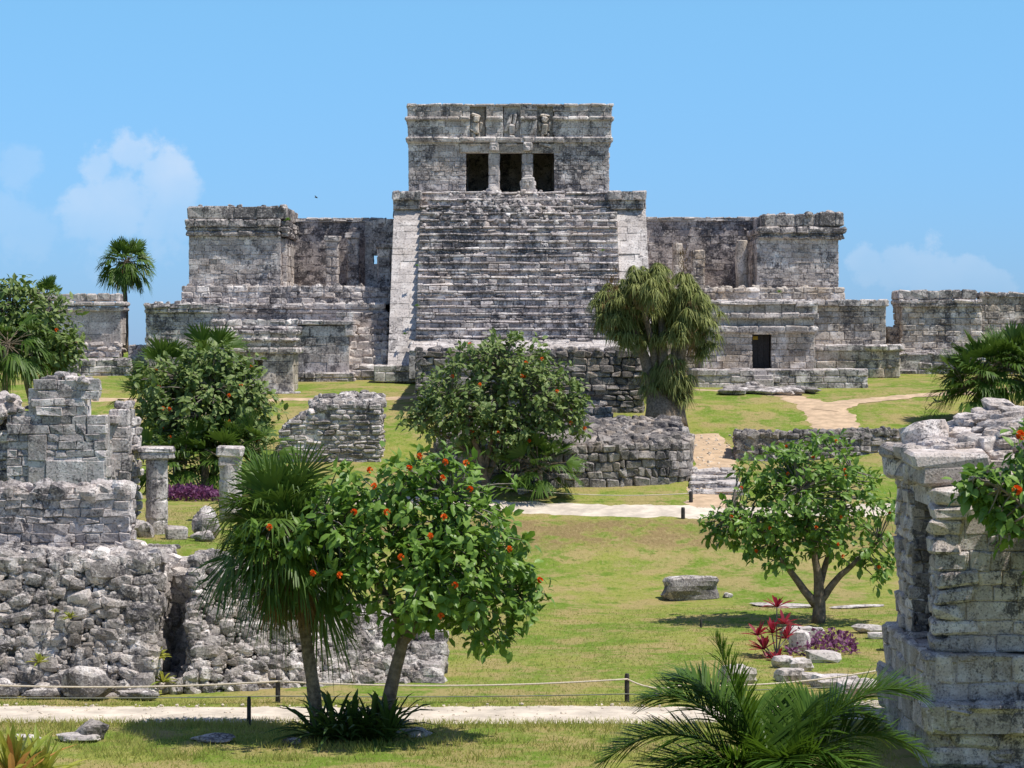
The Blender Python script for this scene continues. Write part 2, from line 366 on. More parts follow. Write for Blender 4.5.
ribbon('path', [(330, 74.4, 1.4), (430, 74.0, 1.4), (520, 73.2, 1.5), (610, 72.5, 1.6), (700, 72.3, 1.7), (760, 72.4, 1.6), (900, 73, 1.4), (1060, 74, 1.3)], M_PATH, 2, n=220)
ribbon('path', [(716, 72.8, 1.6), (714, 74.6, 1.5), (714, 78.2, 1.35), (712, 81.6, 1.3), (705, 83.2, .8)], M_DIRT, 3, n=90)
ribbon('path', [(838, 82.4, 1.5), (832, 86.0, 1.7), (815, 88.2, 1.5), (790, 90.2, .9), (740, 91.4, .35), (690, 92.0, .25)], M_DIRT, 4, n=130)
ribbon('path', [(826, 87.0, 1.2), (848, 88.8, 1.1), (890, 90.0, .8), (960, 91.5, .7), (1060, 92, .6)], M_DIRT, 5, lift=.035, n=120)
ribbon('path', [(40, 89.6, 1.2), (130, 89.4, 1.0), (250, 89.2, .7), (340, 89.6, .6), (408, 90.0, .8), (470, 90.6, .6)], M_DIRT, 6, n=150)

# ------------------------------------------------------------------ masonry
UX, UY, UZ = np.eye(3)
def wall_blocks(mb, o, u, v, W, H, rng, ch=.22, bl=.45, thick=.2, relief=.02, gap=.012, jit=.012, bev=.02, top=None, holes=(), miss=0.):
    o = np.asarray(o, float); u = nrm(u); v = nrm(v); n = np.cross(u, v)
    C, Hh, vpos = [], [], 0.
    nc = max(1, round(H/ch)); hs = rng.uniform(.75, 1.25, nc); hs *= H/hs.sum()
    for h in hs:
        p = -rng.uniform(0, bl)
        while p < W:
            l = bl*rng.uniform(.55, 1.6); a, b = max(p, 0.), min(p+l, W); p += l
            if W-p < bl*.3: b = W; p = W
            if b-a < .05: continue
            segs = [(a, b)]
            for h0, h1, v0, v1 in holes:
                if vpos+h*.5 < v0 or vpos+h*.5 > v1: continue
                ns = []
                for s0, s1 in segs:
                    if s1 <= h0 or s0 >= h1: ns.append((s0, s1)); continue
                    if s0 < h0: ns.append((s0, h0))
                    if s1 > h1: ns.append((h1, s1))
                segs = ns
            for s0, s1 in segs:
                if s1-s0 < .04: continue
                uc = (s0+s1)/2
                if top is not None and vpos+h*.6 > top(uc): continue
                if miss and rng.random() < miss: continue
                C.append(o+u*uc+v*(vpos+h/2)-n*(thick/2)+n*rng.normal(0, relief))
                Hh.append(((s1-s0)/2-gap/2, thick/2, h/2-gap/2))
        vpos += h
    if not C: return
    R0 = np.stack([u, -n, v], 1); N = len(C); a = rng.normal(0, .018, (N, 3))
    S = np.zeros((N, 3, 3)); S[:, 0, 1] = -a[:, 2]; S[:, 1, 0] = a[:, 2]; S[:, 0, 2] = a[:, 1]; S[:, 2, 0] = -a[:, 1]; S[:, 1, 2] = -a[:, 0]; S[:, 2, 1] = a[:, 0]
    R = R0[None]@(np.eye(3)[None]+S)
    mb.blocks(np.array(C), np.array(Hh), R, bev, jit, rng)
def mbox(mb, x0, x1, y0, y1, z0, z1, rng, faces='FLR', ch=.22, bl=.45, core=.05, top=None, holes=(), rag=0, **k):
    """solid masonry box; top(x) gives a broken top edge for the front and the core"""
    H = z1-z0
    if top is None:
        mb.box(x0+core, x1-core, y0+core, y1-core, z0, z1-core*.6)
    else:
        n = max(2, int((x1-x0)/.35)); xs = np.linspace(x0+core, x1-core, n+1)
        for a, b in zip(xs[:-1], xs[1:]):
            t = min(H, max(.1, top((a+b)/2-x0)-.12)); mb.box(a-.003, b+.003, y0+core, y1-core, z0, z0+t)
    if rag:
        N = int((x1-x0)*rag); q = rng.uniform(0, 1, N); zz = z1+rng.uniform(-.09, .0, N)
        if top is None: stones(mb, np.column_stack([x0+.1+q*(x1-x0-.2), y0+rng.uniform(.05, .45, N), zz]), rng.uniform(.12, .30, N), rng, yaw=.5)
    for f in faces:
        if f == 'F': wall_blocks(mb, (x0, y0, z0), UX, UZ, x1-x0, H, rng, ch, bl, top=top, holes=holes, **k)
        if f == 'R': wall_blocks(mb, (x1, y0, z0), UY, UZ, y1-y0, H if top is None else min(H, top(x1-x0-.05)), rng, ch, bl, **k)
        if f == 'L': wall_blocks(mb, (x0, y1, z0), -UY, UZ, y1-y0, H if top is None else min(H, top(.05)), rng, ch, bl, **k)
        if f == 'T': wall_blocks(mb, (x0, y0, z1), UX, UY, x1-x0, y1-y0, rng, bl, bl*1.1, **dict(k, thick=.12))
def cb(mb, px0, px1, py0, py1, Y, dep, rng, **k):     # a masonry box measured on its front face at depth Y
    mbox(mb, X(px0, Y), X(px1, Y), Y, Y+dep, Z(py1, Y), Z(py0, Y), rng, **k)
def rot_rand(rng, n):
    q = nrm(rng.normal(size=(n, 4))); w, x, y, z = q.T
    return np.stack([1-2*(y*y+z*z), 2*(x*y-z*w), 2*(x*z+y*w), 2*(x*y+z*w), 1-2*(x*x+z*z), 2*(y*z-x*w), 2*(x*z-y*w), 2*(y*z+x*w), 1-2*(x*x+y*y)], -1).reshape(n, 3, 3)
def rot_soft(rng, n, tilt=.25, yaw=3.14):
    a = rng.uniform(-yaw, yaw, n); ca, sa = np.cos(a), np.sin(a); R = np.zeros((n, 3, 3))
    R[:, 0, 0] = ca; R[:, 0, 1] = -sa; R[:, 1, 0] = sa; R[:, 1, 1] = ca; R[:, 2, 2] = 1
    t = rng.normal(0, tilt, (n, 2)); T = np.tile(np.eye(3), (n, 1, 1))
    T[:, 0, 2] = t[:, 0]; T[:, 2, 0] = -t[:, 0]; T[:, 1, 2] = t[:, 1]; T[:, 2, 1] = -t[:, 1]
    return R@T
_RV = []
def rock_variants():
    if _RV: return _RV
    rng = RNG(9)
    n = 4; V, Q = [], []; g = np.linspace(-1, 1, n)
    for ax in range(3):
        for sg in (-1, 1):
            b = len(V)
            for i in g:
                for j in g:
                    p = [0, 0, 0]; p[ax] = sg; p[(ax+1) % 3] = i; p[(ax+2) % 3] = j; V.append(p)
            for i in range(n-1):
                for j in range(n-1):
                    f = [b+i*n+j, b+(i+1)*n+j, b+(i+1)*n+j+1, b+i*n+j+1]; Q.append(f if sg > 0 else f[::-1])
    # weld the shared edges
    V = np.array(V, float); key = {}; idx = np.array([key.setdefault(tuple(np.round(v, 4)), len(key)) for v in V]); U = np.zeros((len(key), 3))
    U[idx] = V; Q = idx[np.array(Q)]; d = nrm(U)
    for k in range(30):
        rad = np.full(len(d), 1.3)
        for a in range(3):
            for sg in (-1, 1):
                pn = nrm(np.eye(3)[a]*sg+rng.normal(0, .16, 3)); dd = d@pn; rad = np.where(dd > .05, np.minimum(rad, rng.uniform(.78, 1.0)/np.maximum(dd, .05)), rad)
        for _ in range(5):
            pn = nrm(rng.normal(size=3)); dd = d@pn; rad = np.where(dd > .05, np.minimum(rad, rng.uniform(.85, 1.15)/np.maximum(dd, .05)), rad)
        _RV.append(d*(rad+rng.normal(0, .012, len(d)))[:, None])
    _RV.append(Q); return _RV
def stones(mb, c, size, rng, flat=.7, tilt=.25, yaw=3.14):
    c = np.asarray(c, float).reshape(-1, 3); n = len(c); s = np.broadcast_to(np.asarray(size, float), (n,))
    h = np.stack([s*rng.uniform(.40, .72, n), s*rng.uniform(.36, .6, n), s*rng.uniform(.30, .5, n)*flat/.7], -1)
    rv = rock_variants(); k = rng.integers(0, len(rv)-1, n); T = np.stack([rv[q] for q in k])*h[:, None, :]
    mb.inst(np.einsum('nij,nkj->nki', rot_soft(rng, n, tilt, yaw), T)+c[:, None, :], rv[-1])
def rubble_patch(mb, p00, p10, p01, p11, size, rng, flat=.75, depth=.0, cover=1.25, yaw=.5, tilt=.2):
    p00, p10, p01, p11 = [np.asarray(q, float) for q in (p00, p10, p01, p11)]
    W = (np.linalg.norm(p10-p00)+np.linalg.norm(p11-p01))/2; H = (np.linalg.norm(p01-p00)+np.linalg.norm(p11-p10))/2
    nu = max(1, int(W/size*cover)); nv = max(1, int(H/(size*flat)*cover))
    U, V = np.meshgrid((np.arange(nu)+.5)/nu, (np.arange(nv)+.5)/nv)
    U = (U+rng.uniform(-.45, .45, U.shape)/nu).ravel()[:, None]; V = (V+rng.uniform(-.4, .4, V.shape)/nv).ravel()[:, None]
    c = p00*(1-U)*(1-V)+p10*U*(1-V)+p01*(1-U)*V+p11*U*V
    n = nrm(np.cross(p10-p00, p01-p00)); c = c+n*(rng.uniform(-.25, .05, (len(c), 1))*size-depth)
    stones(mb, c, size*np.clip(rng.lognormal(0, .48, len(c)), .45, 2.6), rng, flat, tilt, yaw)
def rock(mb, c, size, rng, boxy=False):
    """one boulder: a cube grid pushed to a lumpy solid with flattened facets"""
    n = 7; V, Q = [], []; g = np.linspace(-1, 1, n)
    for ax in range(3):
        for s in (-1, 1):
            b = len(V)
            for i in g:
                for j in g:
                    p = [0, 0, 0]; p[ax] = s; p[(ax+1) % 3] = i; p[(ax+2) % 3] = j; V.append(p)
            for i in range(n-1):
                for j in range(n-1):
                    f = [b+i*n+j, b+(i+1)*n+j, b+(i+1)*n+j+1, b+i*n+j+1]; Q.append(f if s > 0 else f[::-1])
    V = np.array(V, float); d = nrm(V)
    r = 1/np.maximum(np.linalg.norm(V, axis=1)/np.sqrt(1.0), .1); rad = (np.abs(d)**5).sum(1)**-.2 if boxy else np.full(len(d), 1.15)
    for _ in range(0 if boxy else 13):
        pn = nrm(rng.normal(size=3)); off = rng.uniform(.72, 1.0); dd = d@pn
        rad = np.where(dd > .05, np.minimum(rad, off/np.maximum(dd, .05)), rad)
    ph = rng.uniform(0, 6, (5, 3)); fr = rng.normal(0, 3.2, (5, 3))
    nzz = sum(np.sin(d@fr[i]+ph[i, 0])*(.06 if boxy else .035) for i in range(5))
    V = d*(rad+nzz)[:, None]*np.asarray(size, float)/2
    a = rng.uniform(-.5, .5); R = np.array([[math.cos(a), -math.sin(a), 0], [math.sin(a), math.cos(a), 0], [0, 0, 1]])
    mb.add(V@R.T+np.asarray(c, float), Q)

# ------------------------------------------------------------------ the castle
CM = dict(ch=.20, bl=.36, relief=.014, gap=.004, jit=.016, bev=.010)
def build_castle():
    rng = RNG(11)
    t = thing('stone_castle', 'great grey stepped stone castle with wide central staircase and three-door temple on top', 'castle', (X(518, 97), 97, 5.0))
    # stairs
    x0, x1 = -3.9, 4.45; n = 21; y0, y1 = 97.0, 102.6; z0, z1 = Z(343, 97), Z(192, 102.6)
    mb = MB()
    rise = (z1-z0)/n; run = (y1-y0)/n
    for i in range(n):
        ya, za = y0+i*run, z0+i*rise
        mb.box(x0, x1, ya+.10, 104, za-(.3 if i else 1.5), za+rise-.05)
        wild = .02+.05*max(0, (i-14)/6)
        K = dict(gap=.010, jit=.012+wild*.3, miss=.015+wild*.4)
        wall_blocks(mb, (x0, ya+.05, za), UX, UZ, x1-x0, rise*.64, rng, ch=rise*.64 if i % 3 else rise*.33, bl=.36, thick=.36, relief=.04+wild*.5, bev=.025, **K)
        wall_blocks(mb, (x0, ya, za+rise*.64), UX, UZ, x1-x0, rise*.36, rng, ch=rise*.36, bl=.8, thick=.42, relief=.010+wild*.3, bev=.065, **K)
    # eroded rubble near the top of the flight
    N = 170; u = rng.normal(.2, 1.6, N); f = rng.uniform(.76, 1.0, N)
    stones(mb, np.column_stack([np.clip(u, x0+.2, x1-.2), y0+f*(y1-y0)-.05, z0+f*(z1-z0)+.06]), rng.uniform(.12, .28, N), rng)
    part('staircase', mb, M_DARK, t)
    # pale apron course at the foot of the stairs
    mb = MB()
    mb.hexa([(x0-.2, 95.6, 5.2), (x1+.2, 95.6, 5.2), (x0-.2, 97.2, 5.2), (x1+.2, 97.2, 5.2), (x0-.2, 95.6, 6.32), (x1+.2, 95.6, 6.32), (x0-.2, 97.2, 6.72), (x1+.2, 97.2, 6.72)])
    v = nrm(np.array([0, 1.5, .42])); wall_blocks(mb, (x0-.2, 95.55, 6.33), UX, v, x1-x0+.4, 1.55, rng, ch=.38, bl=.7, thick=.2, relief=.02, gap=.02, jit=.02, bev=.03)
    part('stair_foot', mb, M_PALE, t)
    # balustrades
    for a, b, ct in ((-5.02, -3.85, 0), (4.42, 5.68, 1)):
        mb = MB(); yb, yt = 96.3, 102.0; zb, zt = 5.0, Z(208, 102.0)
        mb.hexa([(a+.05, yb+.1, zb-.3), (b-.05, yb+.1, zb-.3), (a+.05, 104, zb-.3), (b-.05, 104, zb-.3), (a+.05, yb+.5, zb+.4), (b-.05, yb+.5, zb+.4), (a+.05, 104, zb+.4), (b-.05, 104, zb+.4)])
        mb.hexa([(a+.05, yb+.15, zb+.1), (b-.05, yb+.15, zb+.1), (a+.05, 104.2, zb+.1), (b-.05, 104.2, zb+.1), (a+.05, yt+.1, zt), (b-.05, yt+.1, zt), (a+.05, 104.2, zt), (b-.05, 104.2, zt)])
        v = np.array([0, yt-yb, zt-zb]); wall_blocks(mb, (a, yb, zb), UX, v, b-a, np.linalg.norm(v), rng, ch=.36, bl=.7, thick=.3, relief=.010, gap=.003, jit=.010, bev=.008)
        # flank of the balustrade in coursed stone, following the slope
        for sx, uu in ((a, -UY), (b, UY)):
            for k in range(26):
                zc = zb+(zt-zb)*(k+.5)/26; ys = yb+(yt-yb)*(k+.5)/26+.2; L = 104-ys
                oo = (sx, 104 if sx == a else ys, zc-.15); wall_blocks(mb, oo, uu, UZ, L, (zt-zb)/26, rng, ch=.3, bl=.45, thick=.15, relief=.015, gap=.015, jit=.012, bev=.02)
        o = part('balustrade', mb, M_PALE, t)
        mc = MB(); ca, cbx = (X(392.5, 101.6), X(421, 101.6)) if not ct else (X(609, 101.6), X(645, 101.6))
        mbox(mc, ca+.05, cbx-.05, 101.75, 104.3, Z(209, 101.6), Z(200, 101.6), rng, ch=.2, bl=.5, relief=.02)
        mbox(mc, ca-.02, cbx+.02, 101.6, 104.3, Z(200, 101.6), Z(190.5, 101.6), rng, ch=.42, bl=.55, relief=.03, jit=.03, bev=.05)
        part('capital', mc, M_CASTLE, o)
    # pyramid body
    mb = MB(); mbox(mb, X(393, 102), X(646, 102), 102.2, 112, 5.0, 12.9, rng, faces='LR', **CM)
    mbox(mb, X(398, 103), X(640, 103), 102.9, 112, 12.9, 13.1, rng, faces='FLR', ch=.22, bl=.5, relief=.06, jit=.04)
    part('pyramid', mb, M_DARK, t)
    # plinth at the foot of the left side stairs
    mb = MB(); cb(mb, 374, 421, 365, 382, 96.0, 1.6, rng, faces='FLRT', ch=.3, bl=.6, relief=.02, bev=.04)
    part('plinth', mb, M_CASTLE, t)
    # ---------------- temple on top
    Y = 104.; zf = 13.05; xl, xr = X(408.5, Y), X(609, Y)
    d = [(X(a, Y), X(b, Y)) for a, b in ((466, 488), (500, 521), (534, 554))]
    zd, zm, zt = Z(153, Y), Z(141.5, Y), Z(104.5, Y)
    TW = dict(ch=.22, bl=.36, relief=.014, gap=.008, jit=.012, bev=.015)
    mb = MB(); mr = RNG(12)
    mbox(mb, xl, d[0][0], Y, 109, zf, zm, mr, faces='FL', **TW); mbox(mb, d[2][1], xr, Y, 109, zf, zm, mr, faces='FR', **TW)
    # clear the cells: side blocks only 1 m deep behind the piers, rear wall closes the room
    mb.box(d[0][0]-.1, d[2][1]+.1, 111.2, 111.9, zf, zm); mb.box(d[0][0]-.6, d[0][0]+.02, 108.9, 111.9, zf, zm); mb.box(d[2][1]-.02, d[2][1]+.6, 108.9, 111.9, zf, zm)
    mb.box(xl+.1, xr-.1, Y+.3, 111.9, zm+.003, zt-.05)
    fr = [(xl-.03, X(470, Y)), (X(486, Y), X(503, Y)), (X(520, Y), X(537, Y)), (X(553, Y), xr+.1)]
    for i, (a, b) in enumerate(fr):
        fc = 'FL' if i == 0 else 'FR' if i == 3 else 'FLR'; dp = 5. if i in (0, 3) else .4
        mbox(mb, a, b, Y-.02, Y+dp, zm, Z(120, Y), mr, faces=fc, ch=.35, bl=.5, relief=.012, gap=.008, jit=.01, bev=.015)
        mbox(mb, a-.02*(i == 0), b, Y-.06, Y+dp, Z(117, Y), zt, mr, faces=fc, ch=.28, bl=.5, relief=.015, gap=.008, jit=.012, bev=.02)
    o = part('temple', mb, M_CASTLE, t)
    mb = MB()
    for i, (a, b) in enumerate(fr):
        mbox(mb, a-.12*(i == 0), b+.1*(i == 3), Y-.17, Y+(5 if i in (0, 3) else .35), Z(120.5, Y), Z(116.5, Y), mr, faces='FLR', ch=.2, bl=.8, relief=.012, bev=.05)
    mbox(mb, xl-.12, xr+.16, Y-.2, 109.1, Z(142.5, Y), Z(137, Y), mr, ch=.24, bl=.9, relief=.015, jit=.02, bev=.06)
    mbox(mb, xl-.08, xr+.2, Y-.12, 109.1, Z(106.5, Y), Z(103.8, Y), mr, ch=.14, bl=.7, relief=.02, jit=.025, bev=.04)
    part('cornice', mb, M_CASTLE, o)
    mb = MB(); mbox(mb, X(459, Y), X(561, Y), Y-.05, Y+.5, Z(153, Y), Z(143, Y), mr, ch=.42, bl=1.3, relief=.015, gap=.02, bev=.04); part('lintel', mb, M_WARM, o)
    for a, b in ((488.5, 499.5), (522, 533)):
        mb = MB(); c = (X((a+b)/2, Y), Y+.25); r = (b-a)/2*Y/FPX
        mbox(mb, c[0]-r, c[0]+r, Y, Y+.5, zf, zd, mr, ch=.42, bl=.5, relief=.01, bev=.05, jit=.015)
        mb.blocks([(c[0], Y-.12, Z(147, Y))], [(.2, .16, .19)], np.eye(3), .05, .03, mr); mb.blocks([(c[0], Y-.27, Z(149, Y))], [(.11, .09, .1)], np.eye(3), .04, .02, mr)
        mb.blocks([(c[0]-.12, Y-.26, Z(144.5, Y)), (c[0]+.12, Y-.26, Z(144.5, Y))], [(.05, .05, .05)], np.eye(3), .02, .01, mr)
        part('column', mb, M_PALE, o)
    for k, pc in enumerate((477, 512, 544)):      # figures in the three niches
        mb = MB(); cx = X(pc+(k-1)*.8, Y); yy = Y+.02; zc = Z(129, Y); s = 1 if k != 1 else -1
        B = [((cx, yy, zc+s*.02), (.13, .12, .22)), ((cx, yy-.06, zc+s*.42), (.12, .12, .12)), ((cx, yy, zc+s*.60), (.2, .1, .06)),
             ((cx-.2, yy, zc+.1), (.06, .08, .2)), ((cx+.2, yy, zc+.1), (.06, .08, .2)), ((cx-.1, yy, zc-s*.42), (.07, .09, .24)), ((cx+.11, yy, zc-s*.40), (.07, .09, .24)), ((cx, yy, zc-.68), (.26, .12, .05))]
        mb.blocks([b[0] for b in B], np.array([b[1] for b in B]), rot_soft(mr, len(B), .12, .25), .04, .03, mr)
        mb.box(cx-.36, cx+.36, Y+.10, Y+.3, Z(136.8, Y), Z(106.6, Y))
        part('carved_figure', mb, M_PALE if k == 1 else M_WARM, o)
    # carved stones on the top step
    mb = MB(); c = P(528, 186, 102.9); r2 = RNG(5)
    B = [((c[0], c[1], c[2]-.25), (.32, .25, .22)), ((c[0], c[1]-.05, c[2]+.12), (.27, .22, .24)), ((c[0], c[1]-.02, c[2]+.36), (.18, .18, .1)), ((c[0]-.11, c[1]-.27, c[2]+.17), (.06, .05, .07)), ((c[0]+.11, c[1]-.27, c[2]+.17), (.06, .05, .07)), ((c[0], c[1]-.27, c[2]+.02), (.06, .06, .08)), ((c[0]-.27, c[1], c[2]+.1), (.07, .1, .13)), ((c[0]+.27, c[1], c[2]+.1), (.07, .1, .13))]
    mb.blocks([b[0] for b in B], np.array([b[1] for b in B]), np.eye(3), .05, .02, r2); part('carved_idol', mb, M_PALE, t)
    mb = MB(); c = P(494, 189, 102.9); rock(mb, c-np.array([0, 0, .08]), (.6, .45, .45), r2); part('altar_stone', mb, M_PALE, t)
    # ---------------- wings
    def cornice(mb, bands, Y, dep, rng, faces='FLR'):
        for px0, px1, py0, py1, out, ch, bl in bands:
            mbox(mb, X(px0, Y), X(px1, Y), Y-out, Y+dep, Z(py1, Y), Z(py0, Y), rng, faces=faces, ch=ch, bl=bl, relief=.03, jit=.035, bev=.05, gap=.012, rag=3 if out < .2 else 0)
    r3 = RNG(21); Y = 103.
    mb = MB(); cb(mb, 189, 280.5, 236, 289, Y, 5, r3, **CM)
    cb(mb, 280, 286.5, 238, 289, Y+.6, 4, r3, faces='FR', ch=.35, bl=.4)
    # taller screen wall against the pyramid, with a little window
    Yw = 106.2; mbox(mb, X(365, Yw), X(373, Yw), Yw, Yw+.9, Z(292, Yw), Z(221, Yw), r3, **CM); mbox(mb, X(378.5, Yw), X(394, Yw), Yw, Yw+.9, Z(292, Yw), Z(219, Yw), r3, **CM)
    mbox(mb, X(373, Yw), X(378.5, Yw), Yw+.01, Yw+.9, Z(292, Yw), Z(264, Yw), r3, **CM); mbox(mb, X(373, Yw), X(378.5, Yw), Yw+.01, Yw+.9, Z(255, Yw), Z(220, Yw), r3, **CM)
    w = part('wing', mb, M_CASTLE, t)
    mb = MB()
    cb(mb, 283, 371, 222, 292, 107.2, 1.0, r3, faces='F', ch=.3, bl=.5, relief=.012, gap=.003, jit=.02, bev=.008,
       holes=[(X(p, 107.2)-X(283, 107.2), X(p+6, 107.2)-X(283, 107.2), 2.75, 3.0) for p in (297, 323, 346)])
    part('rear_wall', mb, M_SCREEN, w)
    mb = MB(); cornice(mb, [(188.5, 287, 206.5, 219, .14, .5, .8), (185.5, 281, 219.5, 227, .26, .3, .7), (186.5, 281, 227, 231, .14, .2, .6), (186, 280.5, 231, 235.8, .2, .2, .6), (281, 289, 221, 236, .05, .22, .4)], Y, 5, r3); part('cornice', mb, M_CORN, w)
    mb = MB(); cb(mb, 283, 386, 217.5, 222, 107.1, 1.2, r3, faces='F', ch=.1, bl=.4, relief=.05, jit=.03, miss=.1); part('coping', mb, M_PALE, w)
    for pc, wd, p0, p1, Yc in ((332, 13, 236, 292, 104.6), (352.5, 12, 233, 290, 105.6), (384, 14, 243, 290, 104.4)):
        mb = MB(); cx = X(pc, Yc); hw = wd/2*Yc/FPX
        mbox(mb, cx-hw, cx+hw, Yc, Yc+2*hw, Z(p1, Yc), Z(p0+5, Yc), r3, ch=.38, bl=.6, relief=.01, bev=.06, jit=.02)
        mb.blocks([(cx, Yc+hw, Z(p0+2.5, Yc))], [(hw+.07, hw+.08, .11)], np.eye(3), .03, .02, r3); part('column', mb, M_CASTLE, w)
    r4 = RNG(22)
    mb = MB(); cb(mb, 757, 838.5, 239, 290, Y, 5, r4, **CM)
    w = part('wing', mb, M_CASTLE, t)
    mb = MB()
    cb(mb, 640, 762, 219, 292, 107.2, 1.0, r4, faces='F', ch=.3, bl=.5, relief=.014, gap=.003, jit=.02, bev=.008, holes=[(X(p, 107.2)-X(640, 107.2), X(p+q, 107.2)-X(640, 107.2), 2.72, 2.95) for p, q in ((662, 5), (682, 8), (712, 9), (739, 5), (751, 4))])
    part('rear_wall', mb, M_SCREEN, w)
    mb = MB(); cornice(mb, [(762, 820, 214, 226.5, .12, .5, .7), (818, 843, 212, 226.3, .16, .55, .6), (757, 846, 227, 233.5, .26, .3, .7), (758.5, 842, 233.5, 236, .12, .15, .6), (758, 844, 236, 239, .18, .15, .6)], Y, 5, r4); part('cornice', mb, M_CORN, w)
    mb = MB(); cb(mb, 642, 762, 217, 221, 107.1, 1.2, r4, faces='F', ch=.1, bl=.4, relief=.05, jit=.03, miss=.12); part('coping', mb, M_PALE, w)
    for pc, wd, p0, p1, Yc, rd in ((678, 11, 243, 296, 104.8, 1), (698.5, 13, 250, 292, 104.4, 0), (742.5, 12.5, 240, 288, 104.2, 1)):
        mb = MB(); cx = X(pc, Yc); hw = wd/2*Yc/FPX
        if rd: mb.lathe((cx, Yc+hw, Z(p1, Yc)), [(hw*1.02, 0), (hw*.98, .6), (hw*1.03, .65), (hw, 1.3), (hw*1.03, 1.36), (hw*.97, Z(p0, Yc)-Z(p1, Yc)-.05), (hw*.8, Z(p0, Yc)-Z(p1, Yc))], 14, .012, r4)
        else: mbox(mb, cx-hw, cx+hw, Yc, Yc+2*hw, Z(p1, Yc), Z(p0, Yc), r4, ch=.4, bl=.6, relief=.01, bev=.06, jit=.02)
        part('column', mb, M_WARM, w)
    # ---------------- terraces below the wings
    r5 = RNG(23); mb = MB(); cb(mb, 182, 392, 286, 304, 102., 12, r5, ch=.22, bl=.45, relief=.035, gap=.014, jit=.03, bev=.04, rag=3)
    cb(mb, 146, 389, 313, 388, 100.6, 14, r5, **CM)
    for i in range(8):                                  # side steps between the panel temple and the balustrade
        cb(mb, 346, 388, 312+i*7.4, 319.6+i*7.4+(12 if i == 7 else 0), 100.3-i*.32, 1.2+i*.3, r5, faces='FR', ch=.31, bl=.42, relief=.05, gap=.03, jit=.04, bev=.05, miss=.05)
    e = part('terrace', mb, M_CASTLE, t)
    mb = MB(); cb(mb, 143.5, 384, 303, 309, 100.42, 14, r5, ch=.3, bl=.7, relief=.04, jit=.04, bev=.08, rag=2); cb(mb, 144.5, 384, 309, 313, 100.5, 14, r5, ch=.18, bl=.6, relief=.03, jit=.02, bev=.04); part('coping', mb, M_CASTLE, e)
    r6 = RNG(24); mb = MB(); cb(mb, 638, 845, 287.5, 304, 102., 12, r6, ch=.22, bl=.45, relief=.035, gap=.014, jit=.03, bev=.04, rag=3)
    cb(mb, 660, 886, 306, 386, 100.6, 14, r6, ch=.3, bl=.5, relief=.018, gap=.014, jit=.015, bev=.025)
    cb(mb, 812, 900, 350, 386, 99.4, 15, r6, ch=.34, bl=.6, relief=.03, gap=.02, jit=.03, bev=.04)
    e = part('terrace', mb, M_WARM, t)
    mb = MB(); cb(mb, 655, 889.5, 299.5, 306, 100.4, 14, r6, ch=.28, bl=.6, relief=.04, jit=.04, bev=.08, rag=2); cb(mb, 812, 903, 344.5, 350.5, 99.25, 15, r6, ch=.28, bl=.7, relief=.04, jit=.04, bev=.06); part('coping', mb, M_CASTLE, e)
build_castle()

def build_front_platform():
    rng = RNG(31); mb = MB()
    x0, x1 = X(416, 87), X(643, 87)
    mbox(mb, x0, x1, 86.6, 95.7, 3.4, Z(351, 86.6), rng, faces='FLR', ch=.22, bl=.36, relief=.035, gap=.014, jit=.045, bev=.03, core=.15)
    c = [(rng.uniform(x0, x1), rng.uniform(86.6, 88), Z(350, 86.6)) for _ in range(60)]; stones(mb, c, rng.uniform(.15, .3, 60), rng)
    # low step in front of it
    mbox(mb, X(566, 85.6), X(612, 85.6), 85.7, 86.7, 3.4, Z(407, 85.7), rng, faces='FLR', ch=.25, bl=.4, relief=.04, jit=.03)
    solo('stone_platform', mb, M_WALL, 'dark rubble-walled platform in front of the castle stairs beside the ponytail palm', 'platform')
build_front_platform()

def lean(mb, xc, z0, k):
    for a in mb.v: a[:, 0] = xc+(a[:, 0]-xc)*(1+k*np.clip(a[:, 2]-z0, 0, 99))

